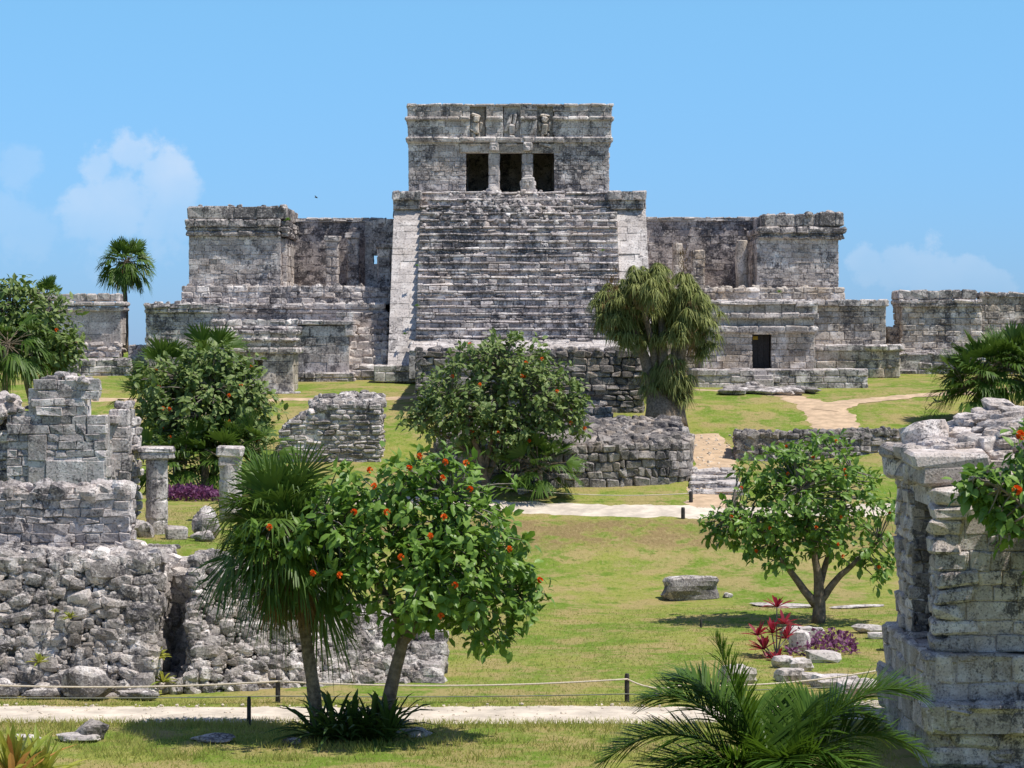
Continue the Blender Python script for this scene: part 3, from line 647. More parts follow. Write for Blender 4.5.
# small temple with a doorway, right
def build_right_temple():
    rng = RNG(41); Y = 96.2; zg = 4.9
    t = thing('small_temple', 'low stone temple with one dark doorway on a platform before the right wing', 'temple', (X(760, Y), Y, zg))
    mb = MB(); a, b, d0, d1 = X(703, Y), X(814, Y), X(752.5, Y), X(771, Y); zb, zt, zl = Z(368.5, Y), Z(332, Y), Z(334, Y)
    K = dict(ch=.24, bl=.42, relief=.014, gap=.012, jit=.012, bev=.018)
    mbox(mb, a, d0, Y, Y+3, zb, zt, rng, faces='FL', **K); mbox(mb, d1, b, Y, Y+3, zb, zt, rng, faces='FR', **K)
    mb.box(d0-.05, d1+.05, Y+2.4, Y+3, zb, zt); mb.box(a+.1, b-.1, Y+.1, Y+3, zt, Z(306, Y)); mb.box(d0-.05, d1+.05, Y+.06, Y+2.5, zl, zt+.1)
    mbox(mb, a+.05, b-.05, Y+.02, Y+3, Z(326, Y), Z(318, Y), rng, ch=.32, bl=.5, relief=.015); mbox(mb, a, b+.05, Y-.02, Y+3, Z(313.5, Y), Z(304, Y), rng, ch=.36, bl=.5, relief=.02, jit=.02)
    lean(mb, (a+b)/2, zb, .012); o = part('wall', mb, M_WARM, t)
    mb = MB(); mbox(mb, a-.1, b+.14, Y-.2, Y+3.1, Z(332.5, Y), Z(326, Y), rng, ch=.26, bl=.7, relief=.02, jit=.025, bev=.05)
    mbox(mb, a-.1, b+.16, Y-.18, Y+3.1, Z(318.5, Y), Z(313, Y), rng, ch=.22, bl=.6, relief=.03, jit=.03, bev=.05)
    mbox(mb, a-.1, b+.12, Y-.12, Y+3.1, Z(304.5, Y), Z(301.5, Y), rng, ch=.12, bl=.8, relief=.03, jit=.03, faces='FLRT'); part('cornice', mb, M_CASTLE, t)
    mb = MB(); mbox(mb, X(747, Y), X(778, Y), Y-.1, Y+.4, Z(334.5, Y), Z(328, Y), rng, ch=.3, bl=2, relief=.0, bev=.04); part('lintel', mb, M_WARM, t)
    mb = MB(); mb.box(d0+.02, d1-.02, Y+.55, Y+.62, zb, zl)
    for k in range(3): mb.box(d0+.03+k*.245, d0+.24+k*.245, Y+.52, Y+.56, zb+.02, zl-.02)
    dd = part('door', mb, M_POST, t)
    mb = MB(); c = (X(756.5, Y), Y+.5, Z(338, Y)); mb.box(c[0]-.1, c[0]+.1, c[1]-.01, c[1]+.015, c[2]-.07, c[2]+.07); part('notice', mb, M_SIGN, dd)
    Yp = 93.6; mb = MB()
    mbox(mb, X(697, Yp), X(868, Yp), Yp, 99, 4.5, Z(369.5, Yp), rng, faces='FLRT', ch=.28, bl=.7, relief=.02, gap=.014, jit=.015, bev=.03)
    p = part('plinth', mb, M_CASTLE, t); mb = MB()
    mbox(mb, X(753, Yp), X(772, Yp), Yp-.3, Yp+.2, 4.5, Z(375, Yp), rng, faces='FLR', ch=.3, bl=.8, relief=.01); mbox(mb, X(753, Yp), X(772, Yp), Yp-.55, Yp-.2, 4.5, Z(379, Yp), rng, faces='FLR', ch=.3, bl=.8, relief=.01); part('step', mb, M_PALE, p)
    mb = MB(); r2 = RNG(42); Ys = 91.0
    for i in range(16):
        px = r2.uniform(728, 816); c = P(px, 388+r2.uniform(-1, 1), Ys+r2.uniform(-.5, .7)); c[2] = Zt(c[0], c[1])+.1; rock(mb, c, (r2.uniform(.6, 1.4), r2.uniform(.5, .9), r2.uniform(.22, .36)), r2)
    c = P(753, 384, 91.4); c[2] = Zt(c[0], c[1])+.3; rock(mb, c, (.5, .4, .25), r2)
    solo('stone_pavement', mb, M_RUBBLE, 'low broken slab of grey stones lying in the grass before the doorway temple', 'paving')
build_right_temple()

# temple with a plastered panel, and small oratory, left
def build_left_temples():
    rng = RNG(51); Y = 98.0; zg = 4.9
    t = thing('small_temple', 'grey roofed stone temple with plastered side panel beside the left stairs', 'temple', (X(285, Y), Y, zg))
    mb = MB(); cb(mb, 214, 349, 326, 374, Y, 2.5, rng, ch=.36, bl=.6, relief=.008, gap=.008, jit=.008, bev=.012)
    cb(mb, 336, 352, 312, 322, Y+.2, 1.8, rng, ch=.26, bl=.5, relief=.03)
    part('wall', mb, M_CASTLE, t)
    mb = MB(); cb(mb, 210, 298, 319.5, 326, Y-.25, 2.9, rng, ch=.24, bl=.5, relief=.05, jit=.05, bev=.05); cb(mb, 298, 353, 320, 325, Y-.12, 2.7, rng, ch=.2, bl=.8, relief=.02, bev=.04, jit=.02)
    cb(mb, 205, 300, 327, 333, Y-.4, 2.9, rng, ch=.22, bl=.5, relief=.04, jit=.04, bev=.05); cb(mb, 345, 353, 325, 336, Y-.1, 2.4, rng, ch=.2, bl=.4); part('cornice', mb, M_CASTLE, t)
    mb = MB(); cb(mb, 292, 354, 372.5, 384, Y-1.0, 3.2, rng, faces='FLRT', ch=.24, bl=.6, relief=.02, jit=.02, bev=.04); part('plinth', mb, M_DARK, t)
    rng = RNG(52); Y = 91.6; zg = 4.6
    t = thing('small_oratory', 'little square stone oratory with moulded roof behind the flowering bush on the left', 'oratory', (X(265, Y), Y, zg))
    mb = MB(); d0, d1 = X(254.5, Y), X(262.5, Y)
    mbox(mb, X(232, Y), d0, Y, Y+2.2, 4.3, Z(354, Y), rng, faces='FL', ch=.4, bl=.6, relief=.008, gap=.008, bev=.012, jit=.008); mbox(mb, d1, X(293, Y), Y, Y+2.2, 4.3, Z(354, Y), rng, faces='FR', ch=.4, bl=.6, relief=.008, gap=.008, bev=.012, jit=.008)
    mb.box(d0-.05, d1+.05, Y+.9, Y+2.2, 4.3, Z(354, Y)); mbox(mb, d0, d1, Y+.01, Y+.9, 4.3, Z(374, Y), rng, faces='F', ch=.3, bl=.5); mb.box(d0-.05, d1+.05, Y+.05, Y+2, Z(360, Y), Z(350, Y))
    mbox(mb, X(232, Y), X(294, Y), Y, Y+2.2, Z(346.5, Y), Z(334, Y), rng, ch=.4, bl=.6, relief=.015); part('wall', mb, M_WARM, t)
    mb = MB(); cb(mb, 229, 297, 347.5, 353.5, Y-.18, 2.5, rng, ch=.22, bl=.6, relief=.02, jit=.02, bev=.05); cb(mb, 230, 296.5, 338, 341.5, Y-.12, 2.4, rng, ch=.14, bl=.6, relief=.02, jit=.02, bev=.04)
    cb(mb, 230, 296, 330, 334.5, Y-.05, 2.3, rng, ch=.18, bl=.5, relief=.03, jit=.03, bev=.04); cb(mb, 233, 284, 326.5, 330.5, Y+.2, 1.8, rng, ch=.18, bl=.5, relief=.04, jit=.04, bev=.05); part('cornice', mb, M_DARK, t)
    mb = MB(); cb(mb, 228, 300, 392, 399, Y-.4, 3, rng, faces='FLRT', ch=.25, bl=.6, relief=.02, jit=.02, bev=.04); part('plinth', mb, M_CASTLE, t)
build_left_temples()

def build_side_buildings():
    rng = RNG(61); Y = 103.0
    t = thing('stone_building', 'flat roofed stone building with broken parapet at the far left beside the tall palm', 'building', (X(90, Y), Y, 5.2))
    mb = MB(); cb(mb, 30, 121, 310, 345, Y, 1.3, rng, ch=.5, bl=.9, relief=.008, gap=.008, jit=.008, bev=.012); cb(mb, 30, 120, 342, 357, Y-.15, 1.3, rng, ch=.25, bl=.4, relief=.07, jit=.06, bev=.06, gap=.04); part('wall', mb, M_CASTLE, t)
    mb = MB(); cb(mb, 30, 119.5, 293.5, 301, Y-.05, 1.3, rng, ch=.34, bl=.45, relief=.03, jit=.03, bev=.04); cb(mb, 28, 124.5, 301.5, 306, Y-.25, 1.6, rng, ch=.2, bl=.7, relief=.02, jit=.02, bev=.05); cb(mb, 29, 124, 306.5, 311, Y-.18, 1.5, rng, ch=.2, bl=.7, relief=.02, jit=.02, bev=.05); part('cornice', mb, M_CASTLE, t)
    mb = MB(); cb(mb, 60, 131, 359, 380, 100.5, 2.6, rng, faces='FLRT', ch=.3, bl=.6, relief=.03, jit=.03, bev=.04); cb(mb, 128, 150, 345, 380, 103, 3, rng, faces='FLR', ch=.3, bl=.6, relief=.04, jit=.04, bev=.05); part('plinth', mb, M_CASTLE, t)
    rng = RNG(62); Y = 102.6
    t = thing('stone_building', 'weathered roofless stone building with broken cornice at the far right behind the fan palm', 'building', (X(960, Y), Y, 5.2))
    mb = MB(); cb(mb, 901.5, 982, 306, 354, Y, 2.2, rng, ch=.26, bl=.45, relief=.025, gap=.02, jit=.02, bev=.03)
    cb(mb, 980, 1090, 296, 354, Y+.8, 1, rng, faces='F', ch=.3, bl=.5, relief=.02, gap=.015, jit=.02, bev=.02, holes=[(.55, .85, 2.05, 2.3), (1.5, 1.65, 2.1, 2.3)])
    cb(mb, 888, 902, 327, 356, Y+.6, 1.5, rng, ch=.3, bl=.4, relief=.04, jit=.04, bev=.05); part('wall', mb, M_WARM, t)
    mb = MB(); cb(mb, 899, 976, 290, 299, Y-.1, 2.2, rng, ch=.36, bl=.5, relief=.04, jit=.04, bev=.05); cb(mb, 898.5, 981, 299.5, 303.5, Y-.22, 2.4, rng, ch=.2, bl=.6, relief=.03, jit=.03, bev=.04); cb(mb, 900, 981, 303.5, 307, Y-.14, 2.3, rng, ch=.16, bl=.5, relief=.03, jit=.03, bev=.04); cb(mb, 978, 1090, 292, 297, Y+.7, 1.2, rng, faces='FL', ch=.2, bl=.5, relief=.05, jit=.05, bev=.05); part('cornice', mb, M_DARK, t)
    mb = MB(); cb(mb, 888, 1060, 353, 386, Y-1.4, 4, rng, faces='FLRT', ch=.32, bl=.6, relief=.04, jit=.03, bev=.05); part('plinth', mb, M_DARK, t)
build_side_buildings()

# ------------------------------------------------------------------ middle ground walls
def poly_wall(name, pts, hz, thick, mat, label, cat, seed, size=(.26, .42), toprub=.25):
    """a wall running through plan points (x, y); hz = list of (zbot, ztop)"""
    rng = RNG(seed); mb = MB(); pts = np.array(pts, float)
    for i in range(len(pts)-1):
        a, b = pts[i], pts[i+1]; d = b-a; L = np.linalg.norm(d); u = np.array([*(d/L), 0]); n = np.cross(u, UZ)
        (zb0, zt0), (zb1, zt1) = hz[i], hz[i+1]; zb = min(zb0, zb1); zt = max(zt0, zt1)
        th = thick
        A0 = np.array([*a, zb])-n*.06; B0 = np.array([*b, zb])-n*.06
        mb.hexa([A0, B0, A0-n*th, B0-n*th, A0+UZ*(zt0-zb-.06), B0+UZ*(zt1-zb-.06), A0-n*th+UZ*(zt0-zb-.04), B0-n*th+UZ*(zt1-zb-.04)])
        wall_blocks(mb, (*a, zb), u, UZ, L, zt-zb, rng, ch=size[0], bl=size[1], relief=.035, gap=.014, jit=.035, bev=.028, top=lambda q: (zt0+(zt1-zt0)*q/L)-zb+.05)
        if i == len(pts)-2: wall_blocks(mb, (*b, zb1), -n, UZ, th, zt1-zb1, rng, ch=size[0], bl=size[1], relief=.035, gap=.014, jit=.035, bev=.028)
        if i == 0: wall_blocks(mb, np.array([*a, zb0])-n*th, n, UZ, th, zt0-zb0, rng, ch=size[0], bl=size[1], relief=.035, gap=.014, jit=.035, bev=.028)
        N = int(L*th*18); uu = rng.uniform(0, 1, N); ww = rng.uniform(.02, th, N)
        c = np.array([*a, 0])[None]+u[None]*(uu*L)[:, None]-n[None]*ww[:, None]; c[:, 2] = zt0+(zt1-zt0)*uu-.03
        stones(mb, c, rng.uniform(.6, 1.3, N)*toprub, rng)
    return solo(name, mb, mat, label, cat)
def build_mid_walls():
    # the bowed terrace wall with a sloping rubble top
    rng = RNG(71); mb = MB()
    pl = [(434, 79.5), (437, 77.4), (470, 76.3), (540, 75.8), (620, 76.0), (670, 76.3), (691, 77.0), (693, 79.8)]
    pts = np.array([(X(p, Y), Y) for p, Y in pl]); zt = [3.4, 3.3, 3.25, 3.3, 3.38, 3.42, 3.42, 3.6]
    for i in range(len(pts)-1):
        a, b = pts[i], pts[i+1]; L = np.linalg.norm(b-a); u = np.array([*((b-a)/L), 0]); zb = 1.4
        wall_blocks(mb, (*a, zb), u, UZ, L, max(zt[i], zt[i+1])-zb, rng, ch=.27, bl=.36, thick=.3, relief=.03, gap=.014, jit=.04, bev=.035, top=lambda q: zt[i]+(zt[i+1]-zt[i])*q/L-zb+.06)
    f = pts[1:7]; c = np.array([.6, 80.6]); back = f+(c-f)*.0; back = np.stack([f[:, 0]*.97+.0, np.full(len(f), 81.2)], -1)
    zf = np.array(zt[1:7])
    for i in range(len(f)-1):
        a, b, A, B = f[i], f[i+1], back[i], back[i+1]
        p = [(*a, 1.2), (*b, 1.2), (*A, 1.2), (*B, 1.2), (a[0], a[1]+.16, zf[i]-.05), (b[0], b[1]+.16, zf[i+1]-.05), (*A, 3.98), (*B, 3.98)]
        p[0] = (a[0], a[1]+.16, 1.2); p[1] = (b[0], b[1]+.16, 1.2); mb.hexa(p)
        rubble_patch(mb, p[4], p[5], p[6], p[7], .2, rng, flat=.9, cover=1.3, yaw=3)
    solo('terrace_wall', mb, M_WALL, 'bowed low dark stone wall with sloping rubble top below the ponytail palm', 'wall')
    poly_wall('field_wall', [(X(734, 81), 81), (X(735, 79.6), 79.6), (X(800, 79.5), 79.5), (X(860, 80.0), 80.0), (X(918, 81), 81)],
              [(2.3, 3.62), (2.2, 3.58), (2.2, 3.62), (2.3, 3.68), (2.4, 3.62)], .7, M_WALL, 'low dry stone wall behind the flowering tree on the right, right of the sandy gap', 'wall', 72, (.17, .36), .24)
    # steps in the gap
    rng = RNG(73); mb = MB()
    for i in range(4):
        Y = 74.9+i*.85; zz = float(Zt(X(715, Y), Y+.85))+.04
        mbox(mb, X(691, Y), X(744-3*i, Y), Y, Y+1.0, 1.2, zz, rng, faces='FLRT', ch=.26, bl=.8, relief=.03, jit=.04, bev=.05)
    solo('stone_steps', mb, M_PALE, 'short flight of worn pale stone steps in the gap between the low walls', 'steps')
    # ruin stub left of centre
    rng = RNG(74); mb = MB(); Y = 79.2
    x0, x1, zb, zt = X(279, Y), X(381, Y), 2.3, Z(402, Y)
    tp = lambda u: np.interp(u, [0, .4, 1.2, 2.0, 3.4], [1.4, 1.65, 2.15, 2.3, 2.3])
    mbox(mb, x0, x1, Y, Y+2.2, zb, zt+.1, rng, faces='FLR', top=tp, ch=.16, bl=.36, relief=.03, gap=.025, jit=.025, bev=.035)
    for q in range(260):
        u = rng.uniform(.15, x1-x0-.05); w = rng.uniform(.15, 2.1); rise = .14*w*(u > 1.0)
        stones(mb, [(x0+u, Y+w, zb+tp(u)-.08+rise)], rng.uniform(.18, .4), rng)
    wall_blocks(mb, (X(318, Y+1.2), Y+1.1, zt-.25), UX, UZ, X(383, Y+1)-X(318, Y+1), .5, rng, ch=.18, bl=.5, relief=.06, gap=.03, jit=.04, bev=.05, miss=.12)
    solo('ruined_wall', mb, M_RUBBLE, 'stub of coursed grey wall with rubble top, in the lawn beside the left flowering bush', 'ruin')
build_mid_walls()

# ------------------------------------------------------------------ left ruin on its rubble platform
def build_left_ruin():
    rng = RNG(81)
    # the rubble retaining platform in two lengths with a recess between
    mb = MB()
    def sect(pxa, pxb, Ya, Yb, za, zb, lean_, size, seed, endR=False, endL=False):
        r = RNG(seed); a = np.array([X(pxa, Ya), Ya, -.15]); b = np.array([X(pxb, Yb), Yb, -.15])
        A = a+np.array([0, lean_, za+.15]); B = b+np.array([0, lean_, zb+.15])
        bk = np.array([0, 48.6-Ya, 0])
        ins = np.array([0, .16, 0])
        mb.hexa([a+ins, b+ins, (a[0], 48.6, -.15), (b[0], 48.6, -.15), A+ins-UZ*.1, B+ins-UZ*.1, (A[0], 48.6, za-.1), (B[0], 48.6, zb-.1)])
        rubble_patch(mb, a, b, A, B, size, r, flat=.68, cover=1.22)
        rubble_patch(mb, A, B, (A[0], 47.9, za), (B[0], 47.9, zb), size*.9, r, flat=.9, cover=1.2, yaw=3)
        if endR:
            rubble_patch(mb, b, (b[0], 48.3, -.15), B, (B[0], 48.3, zb), size, r, flat=.75, cover=1.3, yaw=.4)
            for k in range(9): stones(mb, [b+np.array([-.12, .12+lean_*k/9, .12+k*.25*(zb/2.4)])], .5, r, flat=.8, tilt=.06, yaw=.15)
        if endL: rubble_patch(mb, (a[0], 48.3, -.15), a, (A[0], 48.3, za), A, size, r, flat=.75, cover=1.3, yaw=.4)
    sect(-60, 147, 44.6, 44.7, 2.5, 2.45, .75, .155, 82, endR=True)
    sect(189, 436, 45.0, 46.3, 2.4, .78, .95, .13, 83, endR=True, endL=True)
    # the recess
    xa, xb = X(150, 46), X(184, 46); mb.box(xa-.3, xb+.3, 46.9, 48.6, -.15, 2.3)
    rubble_patch(mb, (xa-.1, 46.9, -.1), (xb+.1, 46.9, -.1), (xa-.1, 47.0, 2.35), (xb+.1, 47.0, 2.35), .26, rng, cover=1.3)
    N = 60; stones(mb, np.column_stack([rng.uniform(xa, xb+.3, N), rng.uniform(44.9, 46.6, N), rng.uniform(.0, .18, N)]), rng.uniform(.12, .3, N), rng)
    solo('rubble_platform', mb, M_RUBBLE, 'long sloping bank of loose grey rubble stones holding up the left ruin beside the path', 'rubble wall')
    # foot stones
    G = 'fallen stones at the foot of the rubble bank'
    for i, (px, py, w, h, d, lab) in enumerate(((88, 683, .98, .66, .7, 'largest grey boulder at the foot of the rubble bank'), (5, 690, .5, .4, .5, 'rounded pale boulder at the left edge against the rubble bank'),
            (135, 693, .9, .2, .4, 'flat grey slab lying right of the largest boulder'), (45, 693, .9, .22, .4, 'long flat slab left of the largest boulder'))):
        m2 = MB(); Yv = 44.25; c = P(px, py, Yv); c[2] = h*.38; rock(m2, c, (w, d, h), RNG(300+i)); solo('boulder', m2, M_RUBBLE, lab, 'boulder', G)
    # broken house on top
    rng = RNG(84); Y = 47.0
    mb = MB(); x0, x1 = X(-70, Y), X(129, Y); zb, zt = 2.3, Z(493, Y)
    mbox(mb, x0, x1, Y, Y+.7, zb, zt, rng, faces='FR', ch=.16, bl=.30, relief=.025, gap=.006, jit=.028, bev=.012)
    N = 130; stones(mb, np.column_stack([rng.uniform(x0, x1-.1, N), rng.uniform(Y+.1, Y+.7, N), zt+rng.uniform(-.05, .08, N)]), rng.uniform(.16, .38, N), rng)
    solo('ruined_wall', mb, M_RUIN, 'low front wall of coursed grey stone standing on the rubble bank at left', 'ruin')
    Y = 50.0
    t = thing('ruined_house', 'tall broken house wall of grey stone with patched plaster at the left edge', 'ruin', (X(50, Y), Y, 2.4))
    mb = MB(); x0, x1 = X(7, Y), X(106, Y); zb = 2.3
    tp = lambda u: np.interp(u/(x1-x0), [0, .12, .22, .24, .32, .5, .82, .86, .87, .95, .96, 1], [2.75, 2.95, 2.8, 3.3, 3.45, 3.6, 3.5, 3.35, 2.85, 2.8, 1.95, 1.7])
    mbox(mb, x0, x1, Y, Y+.8, zb, zb+3.9, rng, faces='FR', top=tp, ch=.19, bl=.38, relief=.018, gap=.006, jit=.022, bev=.012)
    mbox(mb, X(-70, Y+.5), x0+.02, Y+.45, Y+1.2, zb, zb+3.1, rng, faces='F', top=lambda u: 2.75+.25*math.sin(u*7), ch=.22, bl=.4, relief=.03, gap=.02, jit=.025, bev=.03)
    N = 60; px = rng.uniform(x0, x1-.25, N); stones(mb, np.column_stack([px, rng.uniform(Y+.05, Y+.75, N), zb+np.array([tp(p-x0) for p in px])+rng.uniform(-.16, .02, N)]), rng.uniform(.12, .28, N), rng, flat=.5, tilt=.12, yaw=.4)
    N = 70; px = rng.uniform(X(-60, Y), x0, N); stones(mb, np.column_stack([px, rng.uniform(Y+.4, Y+1.3, N), np.full(N, zb+2.8)+rng.uniform(-.25, .3, N)]), rng.uniform(.16, .36, N), rng)
    wall = part('wall', mb, M_RUIN, t)
    # smooth plaster skin left on the face
    mb = MB(); wall_blocks(mb, P(28, 490, Y-.035), UX, UZ, X(104, Y)-X(28, Y), 1.15, rng, ch=.55, bl=1.1, thick=.1, relief=.006, gap=.004, jit=.008, bev=.012, top=lambda u: 1.25-.35*u)
    part('plaster', mb, M_RUIN, wall)
    # square pier to its right
    mb = MB(); Yp = 51.5
    mbox(mb, X(109, Yp), X(129, Yp), Yp, Yp+.9, 2.3, Z(409, Yp), rng, faces='FLR', ch=.3, bl=.6, relief=.012, gap=.012, jit=.015, bev=.025)
    mbox(mb, X(103, Yp), X(112, Yp), Yp-.25, Yp+.5, 2.3, Z(424, Yp), rng, faces='FLR', ch=.4, bl=.5, relief=.02, gap=.014, jit=.02, bev=.03)
    mbox(mb, X(98, Yp), X(119, Yp), Yp-.3, Yp+.4, Z(424, Yp), Z(415, Yp), rng, faces='FLR', ch=.2, bl=.6, relief=.02)
    mbox(mb, X(126, Yp+.4), X(133, Yp+.4), Yp+.4, Yp+1.2, 2.3, Z(418, Yp+.4), rng, faces='FLR', ch=.19, bl=.4, relief=.05, gap=.02, jit=.03, bev=.035)
    mbox(mb, X(112, Yp), X(130, Yp), Yp+.2, Yp+.9, Z(409, Yp), Z(402, Yp), rng, faces='FLR', ch=.18, bl=.5, relief=.03, jit=.03)
    N = 14; stones(mb, np.column_stack([rng.uniform(X(115, Yp), X(148, Yp), N), rng.uniform(Yp-.5, Yp+.2, N), rng.uniform(2.45, 2.6, N)]), rng.uniform(.3, .5, N), rng)
    part('pier', mb, M_RUIN, t)
    # columns
    for i, (pc, r_, p0, p1, Yc, capw, lab) in enumerate(((157, 10.8, 459, 533, 52.0, 17, 'round grey stone column with wide slab capital, standing beside the house pier'), (230.5, 11, 463, 524, 55.0, 12.8, 'shorter column with blocky capital, rising behind the foreground fan palm'))):
        r = RNG(90+i); tt = thing('stone_column', lab, 'column', (X(pc, Yc), Yc, 2.4), 'stone columns of the left ruin')
        mb = MB(); R = r_*Yc/FPX; H = Z(p0, Yc)-2.3; prof = []; nd = 4
        for k in range(nd):
            z0, z1 = H*k/nd, H*(k+1)/nd; w = 1+r.uniform(-.04, .04); prof += [(R*w*.96, z0+.012), (R*w*1.02, z0+.05), (R*w, (z0+z1)/2), (R*w*1.0, z1-.05), (R*w*.95, z1-.008)]
        mb.lathe((X(pc, Yc), Yc, 2.3), prof, 22, .008, r); part('shaft', mb, M_RUIN, tt)
        mb = MB(); cw = capw*Yc/FPX
        if i == 0: mb.blocks([(X(pc, Yc), Yc, Z(455.5, Yc)), (X(pc, Yc), Yc, Z(449.8, Yc))], [(cw*.93, cw*.8, .075), (cw, cw*.85, .065)], np.eye(3), .03, .02, r)
        else: mb.blocks([(X(pc, Yc), Yc, Z(460, Yc)), (X(pc-.5, Yc), Yc, Z(451.5, Yc))], [(cw*.86, cw*.8, .13), (cw, cw*.9, .12)], np.eye(3), .04, .025, r)
        part('capital', mb, M_RUIN, tt)
    for i, (px, py, Yc, s, lab) in enumerate(((176, 537, 50.6, (.46, .4, .3), 'squared block of pale stone lying at the foot of the round column'), (205, 527, 51, (.6, .5, .7), 'pile-like upright rough stone beside the fan palm crown'), (203, 540, 50.2, (.5, .4, .25), 'flat rough stone below the upright stone by the palm'), (139, 510, 51.2, (.6, .5, .22), 'flat slab in grass between the house pier and the column'))):
        m2 = MB(); r = RNG(320+i); c = P(px, py, Yc); c[2] = float(Zt(c[0], c[1]))+s[2]*.42
        if i == 0: m2.blocks([c], [np.array(s)/2], rot_soft(r, 1, .03, .3), .04, .03, r)
        else: rock(m2, c, s, r)
        solo('fallen_stone', m2, M_RUIN, lab, 'stone', 'fallen stones around the left columns')
build_left_ruin()

# ------------------------------------------------------------------ right ruin (near)
def build_right_ruin():
    rng = RNG(101)
    t = thing('ruined_house', 'near corner of a roofless pale stone house with a narrow doorway, at the right edge', 'ruin', (7.8, 39.5, 0))
    K = dict(ch=.20, bl=.34, relief=.022, gap=.005, jit=.035, bev=.018)
    xw = 6.62; zp = 1.72; zc = 4.28
    mb = MB()
    # facade facing left (doorway between two piers)
    mbox(mb, xw, xw+.9, 37.6, 38.0, zp, zc, rng, faces='FLR', **K); mbox(mb, xw, xw+.9, 39.75, 41.4, zp, zc, rng, faces='L', **K)
    mb.box(xw+.05, xw+.9, 37.95, 39.8, 3.95, zc)
    # inner wall behind the door
    mb.box(xw+1.9, xw+2.2, 38.3, 41.4, zp, zc); mb.box(xw+.85, xw+2.0, 40.2, 40.5, zp, zc); mb.box(xw+.3, xw+3.2, 38.25, 41.4, zc-.1, zc+.05)
    # camera facing side wall
    mbox(mb, xw+.14, 10.5, 37.45, 38.2, zp, 4.15, rng, faces='F', ch=.27, bl=.55, relief=.018, gap=.006, jit=.02, bev=.018)
    for k in range(10):
        L0 = rng.uniform(.22, .38); mb.blocks([(xw+L0-.06+rng.uniform(-.02, .05), 37.62+rng.uniform(-.05, .03), zp+.13+k*.255)], [(L0, .26, .118)], rot_soft(rng, 1, .03, .08), .04, .045, rng)
    part('wall', mb, M_FRONT, t)
    mb = MB(); wall_blocks(mb, (xw+.02, 39.72, zp), UX, UZ, .88, zc-zp-.3, rng, **K); part('door_jamb', mb, M_WALL, t)  # jamb's dark stone colour holds lichen stain plus the doorway shade painted in
    # cornice slabs along the facade
    mb = MB()
    wall_blocks(mb, (xw-.16, 41.6, zc-.02), -UY, UZ, 3.9, .34, rng, ch=.34, bl=.6, thick=1.0, relief=.04, gap=.02, jit=.05, bev=.06)
    wall_blocks(mb, (xw-.26, 41.7, zc+.33), -UY, UZ, 4.0, .22, rng, ch=.22, bl=.9, thick=1.2, relief=.05, gap=.015, jit=.05, bev=.05)
    mb.box(xw-.0, xw+1.2, 37.8, 41.5, zc-.1, zc+.4)
    part('cornice', mb, M_FRONT, t)
    # rubble core of the fallen vault
    mb = MB(); N = 520; a = rng.uniform(0, 1, N); b = rng.uniform(0, 1, N)
    xs = 6.95+a*4.0; ys = 38.0+b*4.0
    top = np.interp(xs, [6.9, 7.3, 7.8, 8.4, 11], [4.66, 4.86, 5.28, 5.48, 5.55])-.45*(1-b)*(xs > 7.0)
    mb.hexa([(7.1, 38.1, 3.9), (11, 38.1, 3.9), (7.1, 42, 3.9), (11, 42, 3.9), (7.2, 38.4, 4.68), (11, 38.3, 5.0), (7.3, 42, 4.85), (11, 42, 5.42)])
    hgt = rng.uniform(.0, 1, N)**.5; zs = 4.1+(top-4.1)*hgt; ys = np.where(hgt < .95, 37.95+hgt*.9+rng.uniform(-.1, .15, N)*2, ys)
    stones(mb, np.column_stack([xs, ys, zs]), rng.uniform(.2, .5, N), rng, flat=.42, tilt=.10, yaw=.35)
    N = 240; xs = rng.uniform(7.1, 11, N); b = rng.uniform(0, 1, N); stones(mb, np.column_stack([xs, 38.6+b*3.3, np.interp(xs, [6.9, 7.3, 7.8, 8.4, 11], [4.62, 4.82, 5.15, 5.36, 5.45])-.3*(1-b)]), rng.uniform(.22, .5, N), rng, flat=.4, tilt=.1)
    N = 60; xs = rng.uniform(6.85, 7.3, N); stones(mb, np.column_stack([xs, rng.uniform(38.6, 41.4, N), rng.uniform(4.78, 4.9, N)]), rng.uniform(.2, .4, N), rng, flat=.4, tilt=.1)
    stones(mb, [(6.95, 40.6, 4.98)], .62, rng, flat=.8, yaw=.2)
    part('vault_rubble', mb, M_FRONT, t)
    # stepped plinth
    mb = MB()
    mbox(mb, xw-.2, 10.6, 37.15, 41.5, .98, zp, rng, faces='FLT', ch=.33, bl=.5, relief=.025, gap=.01, jit=.03, bev=.03)
    mbox(mb, xw-.32, 10.7, 36.75, 41.8, .55, 1.02, rng, faces='FLT', ch=.46, bl=.7, relief=.03, gap=.014, jit=.05, bev=.05)
    mbox(mb, xw-.2, 10.7, 36.95, 41.7, -.3, .56, rng, faces='FL', ch=.28, bl=.6, relief=.04, gap=.025, jit=.04, bev=.05)
    part('plinth', mb, M_FRONT, t)
build_right_ruin()

